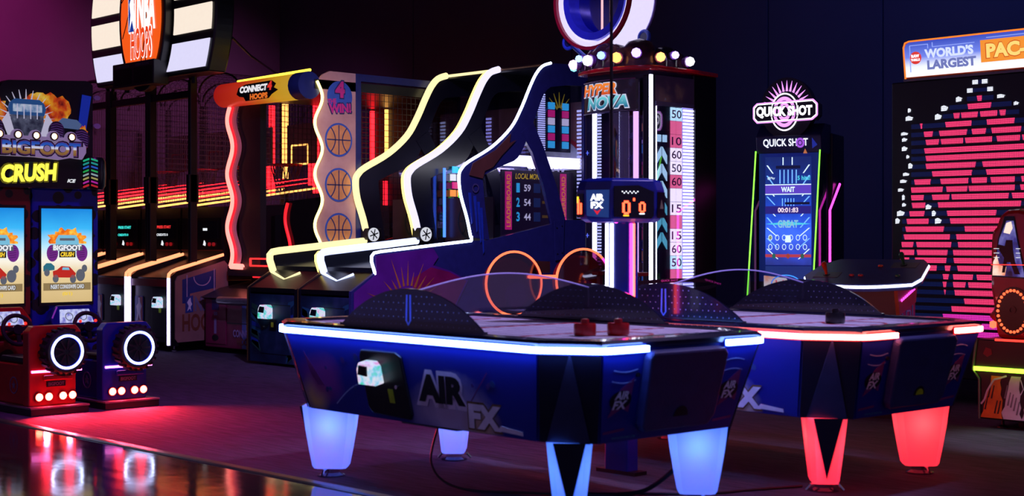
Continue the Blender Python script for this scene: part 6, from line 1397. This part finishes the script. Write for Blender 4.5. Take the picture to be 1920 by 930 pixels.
for z in (2.496, 2.434):
    s = -apex[z]; part('led_row', MB().fbox(F, -s*0.7, s*0.7, z-0.014, z+0.014, 0, 0.004), BLR, pm)
    for q in (-1, 1): part('led_speck', MB().fbox(F, q*s-0.022, q*s+0.022, z-0.016, z+0.016, 0.004, 0.008), WHR, pm)
random.seed(5)
specks = [(-.176, 2.373), (-.301, 2.31), (-.356, 2.246), (-.613, 2.313), (-.613, 2.248), (-.656, 2.126), (-.656, 2.079), (-.656, 2.006), (-.627, 1.94), (-.603, 1.866), (-.642, 1.799), (-.666, 1.744), (-.69, 1.675), (-.666, 1.614), (-.661, 1.554), (-.69, 1.486), (-.72, 1.425), (-.441, 1.533), (-.394, 1.482), (-.356, 1.422), (.176, 2.373), (.30, 2.31), (.40, 2.25)]
for i, (a, z) in enumerate(specks):
    ww = 0.012+0.022*random.random(); hh = 0.012+0.012*random.random()
    part('led_speck', MB().plate(F, [(a-ww, z-hh), (a+ww*0.6, z-hh*0.8), (a+ww, z+hh*0.3), (a-ww*0.2, z+hh), (a-ww, z+hh*0.6)], 0.004, 0.009), WHR, pm)
for z, segs in ROWS:
    left = apex.get(z, -0.62 if z > 1.5 else -0.70)
    lo_ = segs[0][0]
    if z in apex: b0, b1 = left+0.04, -left-0.04
    else: b0, b1 = left+0.02, 0.62
    part('led_row', MB().fbox(F, b0, b1, z-0.018, z+0.018, 0, 0.003), BLR, pm)
    for a, b in segs: part('led_segment', MB().plate(F, [(a+0.008, z-0.021), (b-0.006, z-0.021), (b, z+0.021), (a, z+0.021)], 0.003, 0.007), PKR if z > 0.70 else PURR, pm)
# marquee
FM = Frame((XC, SY-0.06, 2.56), (1, 0, 0), (0, -0.10, 1))
mcase = part('marquee_case', MB().plate(FM, [(-0.62, 0.0), (0.70, 0.0), (0.70, 0.30), (-0.57, 0.30), (-0.605, 0.285), (-0.625, 0.25)], -0.12, 0.0), mat('marquee_orange', (210, 90, 30), 0.4), pm, bevel=0.008)
part('marquee_lit_face', MB().plate(FM, [(-0.605, 0.012), (0.69, 0.012), (0.69, 0.288), (-0.565, 0.288), (-0.595, 0.272), (-0.61, 0.24)], 0.0, 0.006), ramp_mat('marquee_print', 'Z', [(0.0, (255, 255, 255)), (0.30, (235, 240, 255)), (0.55, (110, 130, 230)), (1.0, (40, 66, 180))], 2.56, 2.86, 1.1), pm)
part('marquee_outline', MB().tube([FM.at(-0.612, 0.0, 0.008), FM.at(-0.615, 0.25, 0.008), FM.at(-0.60, 0.285, 0.008), FM.at(-0.565, 0.295, 0.008), FM.at(0.70, 0.295, 0.008)], 0.007, 6), emit('marquee_orange_lit', (255, 130, 40), 1.2), pm)
yp = part('name_plate', MB().plate(FM, [(0.05, 0.075), (0.70, 0.075), (0.70, 0.245), (0.05, 0.245)], 0.006, 0.012), emit('plate_orange', (250, 150, 50), 1.0), pm)
text(yp, 'PAC-MAN', FM, (0.42, 0.16), 0.66, 0.125, emit('plate_dark_orange', (225, 100, 30), 0.9), 'lettering_outline', 0.015, 0.08)
text(yp, 'PAC-MAN', FM, (0.42, 0.16), 0.64, 0.11, emit('plate_yellow', (255, 215, 120), 1.1), 'lettering', 0.018, 0.05)
text(pm, "WORLD'S", FM, (-0.22, 0.185), 0.42, 0.075, emit('lettering_pale', (205, 215, 255), 1.2), 'lettering', 0.012, 0.05)
text(pm, 'LARGEST', FM, (-0.20, 0.095), 0.42, 0.075, emit('lettering_grey_blue', (120, 130, 200), 0.9), 'lettering', 0.012, 0.05)
bj = part('round_badge', MB().plate(FM, circle((-0.51, 0.16), 0.05, 20), 0.008, 0.012), emit('badge_red', (225, 60, 50), 1.0), pm)
text(bj, 'RAW', FM, (-0.51, 0.175), 0.07, 0.025, SW, 'lettering', 0.015, 0.04); text(bj, 'THRILLS', FM, (-0.51, 0.145), 0.08, 0.02, SW, 'lettering', 0.015, 0.03)
mz = MB()
for a, b in (((-0.56, 0.26), (-0.40, 0.26)), ((-0.40, 0.26), (-0.40, 0.225)), ((-0.36, 0.27), (-0.36, 0.235)), ((-0.36, 0.235), (0.0, 0.235)), ((0.1, 0.262), (0.6, 0.262)), ((-0.56, 0.26), (-0.56, 0.05))): line(mz, FM, a, b, 0.006, 0.006, 0.010)
part('maze_lines', mz, emit('maze_pale', (150, 170, 255), 1.0), pm)
part('marquee_bracket', MB().box(XC-0.66, XC+0.6, SY-0.02, SY+0.10, 2.545, 2.575), mat('bracket_grey', (120, 120, 130), 0.4, 0.6), pm)

# control pedestal in front of the LED wall
cp = thing('control_pedestal', 'joystick pedestal with white-edged control panel behind the red-lit table', 'arcade machine', (-5.86, 9.19, 0), R_(14), world=False)
cp.scale = (0.84, 0.92, 1)
part('body', MB().box(-0.26, 0.34, -0.10, 0.34, 0.04, 0.93), mat('pedestal_teal_black', (14, 34, 50), 0.35), cp, bevel=0.012)
part('plinth', MB().box(-0.24, 0.32, -0.08, 0.32, 0.0, 0.04), BLACK, cp)
tilt = R_(17)
FP = Frame((0.03, 0.0, 1.04), (1, 0, 0), (0, math.cos(tilt), math.sin(tilt)))
outl = [(-0.52, -0.10)]+[(-0.46+0.92*k/10, -0.22-0.07*math.sin(math.pi*k/10)) for k in range(11)]+[(0.50, -0.10), (0.47, 0.20), (0.40, 0.30), (-0.34, 0.30), (-0.46, 0.18)]
part('control_panel', MB().plate(FP, outl, -0.055, 0.0), mat('panel_dark_blue', (64, 78, 136), 0.35), cp)
part('edge_light', MB().tube([FP.at(a, b, -0.02) for a, b in outl], 0.011, 8, closed=True), emit('panel_edge_white', (215, 225, 255), 4), cp, smooth=True)
FPs = FP
for x, y, m, nm in ((-0.33, -0.08, mat('joystick_orange', (220, 80, 20), 0.35), 'joystick'), (0.27, 0.16, mat('joystick_green', (30, 110, 60), 0.35), 'joystick')):
    pa_ = part('joystick_plate', MB().fbox(FP, x-0.10, x+0.12, y-0.06, y+0.06, 0.0, 0.003), mat('plate_grey', (90, 96, 100), 0.4), cp)
    part('joystick_washer', MB().plate(FP, circle((x, y), 0.03, 16), 0.003, 0.008), BLACK, cp)
    part(nm, MB().tube([FP.at(x, y, 0.0), FP.at(x-0.003, y, 0.03), FP.at(x-0.01, y, 0.06), FP.at(x-0.014, y, 0.085), FP.at(x-0.016, y, 0.10)], [0.012, 0.012, 0.019, 0.024, 0.012], 12), m, cp, smooth=True)
for x, y, c in ((-0.10, -0.10, (180, 30, 30)), (-0.02, -0.10, (180, 30, 30)), (0.08, 0.12, (220, 90, 20)), (0.30, -0.10, (30, 140, 70))): part('push_button', MB().lathe(FP.at(x, y, 0.0), [(0.022, 0), (0.022, 0.010), (0.015, 0.016), (0, 0.017)], 14), mat('button_%d_%d' % (c[0], c[1]), c, 0.3), cp, smooth=True)
FPf = Frame((0.05, -0.10, 0), *XF)
part('glow_apron', MB().plate(Frame((0.34, 0, 0), *YF), [(-0.20, 0.86), (-0.16, 0.74), (0.26, 0.82), (0.30, 0.96), (-0.22, 0.93)], 0.0, 0.03), mat('apron_orange_wood', (170, 100, 60), 0.4), cp)
for k in range(8): part('pink_lamp', MB().lathe((0.375, -0.12+0.045*k, 0.845+0.010*k), [(0.0, -0.012), (0.011, 0), (0.0, 0.012)], 6), PINK_LED, cp)
poly_outline(cp, FPf, [(-0.20, 0.60), (0.06, 0.60), (0.06, 0.78), (-0.20, 0.78)], 0.008, 0.0, 0.004, emit('dim_red_outline', (170, 30, 60), 0.6), 'red_outline')
part('coin_slot', MB().fbox(FPf, 0.02, 0.12, 0.50, 0.545, 0.0, 0.012), emit('coin_orange', (255, 130, 60), 2.0), cp)
part('coin_slot', MB().fbox(FPf, 0.15, 0.21, 0.49, 0.545, 0.0, 0.012), emit('coin_white', (255, 225, 215), 2.0), cp)
part('coin_lamp', MB().plate(FPf, [(0.16, 0.57), (0.20, 0.56), (0.215, 0.60), (0.185, 0.62)], 0.0, 0.012), emit('coin_white', (255, 225, 215), 2.0), cp)
mzl = MB(); FSd = Frame((0.34, 0, 0), *YF)
for y, z1 in ((-0.04, 0.70), (0.02, 0.72), (0.10, 0.76), (0.20, 0.76), (0.26, 0.80)): line(mzl, FSd, (y, 0.08), (y, z1), 0.010, 0.0, 0.003)
line(mzl, FSd, (-0.04, 0.70), (-0.08, 0.74), 0.010, 0, 0.003); line(mzl, FSd, (0.02, 0.72), (-0.06, 0.80), 0.010, 0, 0.003); line(mzl, FSd, (0.10, 0.76), (0.20, 0.76), 0.010, 0, 0.003)
part('maze_lines', mzl, emit('maze_blue', (20, 70, 130), 0.35), cp)

# ------------------------------------------------------------------ red cabinet at the right edge
rm_ = thing('red_arcade_cabinet', 'red curved arcade cabinet with oval ring of bulbs and green light bar', 'arcade machine', (-4.55, 9.4, 0))
RX0, RX1, RY = -4.99, -4.05, 9.20
RED = mat('cabinet_red_gloss', (150, 12, 20), 0.3, coat=0.4)
Fy = Frame((0, RY, 0), *XF)
low = part('lower_body', MB().plate(Fy, [(-4.955, 0.06), (RX1, 0.05), (RX1, 0.60), (-4.975, 0.60), (-4.99, 0.50), (-5.01, 0.41), (-5.00, 0.38), (-4.955, 0.33), (-4.955, 0.30)], -0.62, 0.0), mat('cabinet_art_black', (16, 14, 20), 0.35), rm_, bevel=0.01)
part('edge_trim', MB().tube([(-4.955, RY-0.005, 0.06), (-4.957, RY-0.005, 0.33), (-5.005, RY-0.005, 0.39), (-4.99, RY-0.005, 0.5), (-4.975, RY-0.005, 0.60)], 0.008, 6), mat('silver_edge', (130, 130, 120), 0.35, 0.7), rm_)
part('side_light', MB().cyl((-4.975, RY+0.10, 0.08), (-4.965, RY+0.10, 0.31), 0.010, n=8), emit('side_magenta', (200, 40, 200), 1.2), rm_)
part('green_light', MB().box(-4.99, RX1, RY-0.022, RY+0.0, 0.385, 0.412), emit('lime_led', (170, 255, 50), 5), rm_)
part('red_light', MB().box(-4.84, RX1, RY-0.012, RY+0.0, 0.592, 0.606), emit('red_bar_led', (255, 50, 40), 3), rm_)
part('badge', MB().plate(Fy, [(-4.93+0.0, 0.50), (-4.90, 0.48), (-4.865, 0.50), (-4.87, 0.535), (-4.91, 0.545)], 0.0, 0.004), mat('badge_dark_red', (120, 16, 30), 0.4), low)
ROCK = mat('orange_rock_print', (205, 110, 24), 0.45, var=0.2); ROCKW = mat('white_rock_print', (190, 186, 205), 0.45, var=0.1); ROCKD = mat('dark_rock_print', (40, 24, 20), 0.5)
random.seed(9)
def cliff(xa, xb, za, zb, m, seed):
    rn = random.Random(seed); L = []; R2 = []; n = 7
    for k in range(n+1):
        u = k/n; z = za+(zb-za)*u; w = (xb-xa)*(1-0.55*u)
        c = xa+(xb-xa)*(0.5+0.22*u); L.append((c-w/2+0.02*(rn.random()-0.5), z)); R2.append((c+w/2+0.02*(rn.random()-0.5), z))
    part('rock_art', MB().plate(Fy, L+R2[::-1], 0.001, 0.003), m, low)
    for q in range(5):
        x = xa+(xb-xa)*(0.15+0.15*q); z = za+(zb-za)*(0.1+0.4*rn.random())
        part('rock_crack', MB().plate(Fy, [(x, z), (x+0.012, z), (x+0.03, z+0.09), (x+0.022, z+0.09)], 0.003, 0.004), ROCKD if m is ROCK else mat('grey_rock_print', (110, 100, 120), 0.5), low)
cliff(-4.945, -4.79, 0.07, 0.355, ROCK, 1); cliff(-4.80, -4.66, 0.07, 0.36, ROCKW, 2); cliff(-4.66, -4.52, 0.07, 0.25, ROCKW, 5); cliff(-4.50, -4.30, 0.07, 0.34, ROCK, 6)
bolt = [(-4.945, 0.16), (-4.92, 0.19), (-4.90, 0.25), (-4.87, 0.30), (-4.85, 0.33), (-4.80, 0.345), (-4.76, 0.36)]
bm = MB()
for a, b in zip(bolt[:-1], bolt[1:]): line(bm, Fy, a, b, 0.012, 0.003, 0.005)
bm2 = MB()
for a, b in (((-4.66, 0.34), (-4.64, 0.28)), ((-4.64, 0.28), (-4.66, 0.24)), ((-4.64, 0.28), (-4.60, 0.25))): line(bm2, Fy, a, b, 0.006, 0.003, 0.005)
part('lightning_art', bm2, mat('lightning_print', (200, 200, 225), 0.45), low)
part('lightning_art', bm, mat('lightning_print', (200, 200, 225), 0.45), low)
# red tower above
twr = part('red_tower', MB().plate(Frame((0, RY+0.08, 0), *XF), [(-4.87, 0.60), (-4.90, 0.72), (-4.955, 0.75), (-4.90, 0.80), (-4.925, 0.95), (-4.925, 1.20), (-4.915, 1.33), (-4.885, 1.36), (-4.855, 1.44), (-4.80, 1.475), (-4.72, 1.48), (-4.64, 1.46), (-4.52, 1.43), (-4.30, 1.42), (RX1, 1.42), (RX1, 0.60)], -0.45, 0.0), RED, rm_, bevel=0.03)
Ft = Frame((0, RY+0.08, 0), *XF)
wn = part('picture_window', MB().plate(Ft, [(-4.905, 1.02), (-4.66, 1.01), (-4.72, 1.28), (-4.745, 1.43), (-4.815, 1.43), (-4.86, 1.28)], 0.0, 0.006), mat('window_black', (10, 8, 14), 0.2), rm_)
part('picture_sky', MB().plate(Ft, [(-4.90, 1.03), (-4.67, 1.02), (-4.728, 1.28), (-4.75, 1.40), (-4.80, 1.40), (-4.85, 1.28)], 0.006, 0.009), noise_print('storm_picture', [(0.35, (24, 20, 50)), (0.5, (60, 60, 150)), (0.66, (130, 130, 210)), (0.8, (230, 230, 250))], 10, strength=0.7), wn)
part('picture_fire', MB().plate(Ft, [(-4.90, 1.03), (-4.81, 1.03), (-4.80, 1.09), (-4.85, 1.10), (-4.87, 1.17), (-4.895, 1.12)], 0.009, 0.011), noise_print('fire_picture', [(0.35, (240, 110, 40)), (0.55, (255, 220, 200)), (0.7, (255, 250, 240))], 8, strength=1.0), wn)
part('picture_fire', MB().plate(Ft, [(-4.82, 1.32), (-4.775, 1.31), (-4.755, 1.35), (-4.765, 1.395), (-4.80, 1.385)], 0.009, 0.011), emit('flash_picture', (255, 225, 210), 1.1), wn)
part('picture_tree', MB().plate(Ft, [(-4.83, 1.05), (-4.815, 1.15), (-4.865, 1.22), (-4.855, 1.24), (-4.81, 1.23), (-4.80, 1.27), (-4.755, 1.27), (-4.75, 1.20), (-4.735, 1.12), (-4.70, 1.04), (-4.74, 1.04), (-4.77, 1.12), (-4.795, 1.12), (-4.81, 1.05)], 0.011, 0.013), mat('silhouette_black', (8, 7, 10), 0.5), wn)
part('picture_bar', MB().fbox(Ft, -4.91, -4.66, 1.10, 1.106, 0.013, 0.016), emit('picture_red_bar', (255, 60, 50), 1.4), wn)
for z in (1.15, 1.18, 1.21): part('picture_bar', MB().fbox(Ft, -4.89, -4.85, z, z+0.004, 0.011, 0.013), SWHITE, wn); part('picture_bar', MB().fbox(Ft, -4.73, -4.70, z, z+0.004, 0.011, 0.013), SWHITE, wn)
part('oval_recess', MB().plate(Ft, circle((-4.755, 0.79), 0.165, 32, 0.78), 0.0, 0.008), mat('recess_black', (12, 8, 10), 0.3), rm_)
for k in range(26):
    a = 2*math.pi*k/26; c_ = Ft.at(-4.755+0.105*math.cos(a), 0.79+0.14*math.sin(a), 0.012)
    part('oval_bulb', MB().lathe(tuple(c_), [(0.0, -0.011), (0.010, -0.005), (0.011, 0.0), (0.007, 0.009), (0, 0.011)], 8), emit('oval_bulb', (255, 96, 56), 2.2), rm_, smooth=True)
part('dial', annulus(MB(), Ft, (-4.755, 0.80), 0.018, 0.026, 16, 0.008, 0.014), mat('dial_dark', (50, 20, 20), 0.4), rm_)
part('corner_lamp', MB().lathe((-4.885, RY+0.05, 0.70), [(0.0, -0.03), (0.022, -0.02), (0.022, 0.015), (0, 0.025)], 12), emit('corner_lamp', (255, 90, 60), 3), rm_)
for x in (-4.84, -4.2): part('levelling_foot', MB().lathe((x, RY+0.10, 0.0), [(0.04, 0), (0.04, 0.008), (0.010, 0.02), (0.010, 0.065)], 12), BLACKM, rm_)
part('caster', MB().lathe((-4.70, RY+0.12, 0.04), [(0.0, -0.018), (0.04, -0.018), (0.04, 0.018), (0.0, 0.018)], 16, 'x'), RUBBER, rm_, smooth=True)
for x in (-4.84, -4.2): part('levelling_foot', MB().lathe((x, RY+0.5, 0.0), [(0.04, 0), (0.04, 0.008), (0.010, 0.02), (0.010, 0.065)], 12), BLACKM, rm_)

# cables on the wall
def wall_cable(pts, label): 
    o = part('hanging_cable', MB().tube(pts, 0.014, 6), BLACKM, None, smooth=True); tag(o, label, 'cable')
wall_cable([(-18.95, 7.72, 5.6), (-18.95, 7.70, 4.6), (-18.95, 7.66, 3.6), (-18.95, 7.64, 2.0)], 'black cable hanging down the purple wall above the driving cockpits')
wall_cable([(-13.72, 8.98, 3.49), (-14.88, 10.0, 3.485), (-16.02, 11.2, 3.446), (-18.0, 13.28, 3.40)], 'black stay cable slanting down from the right of the basketball sign')
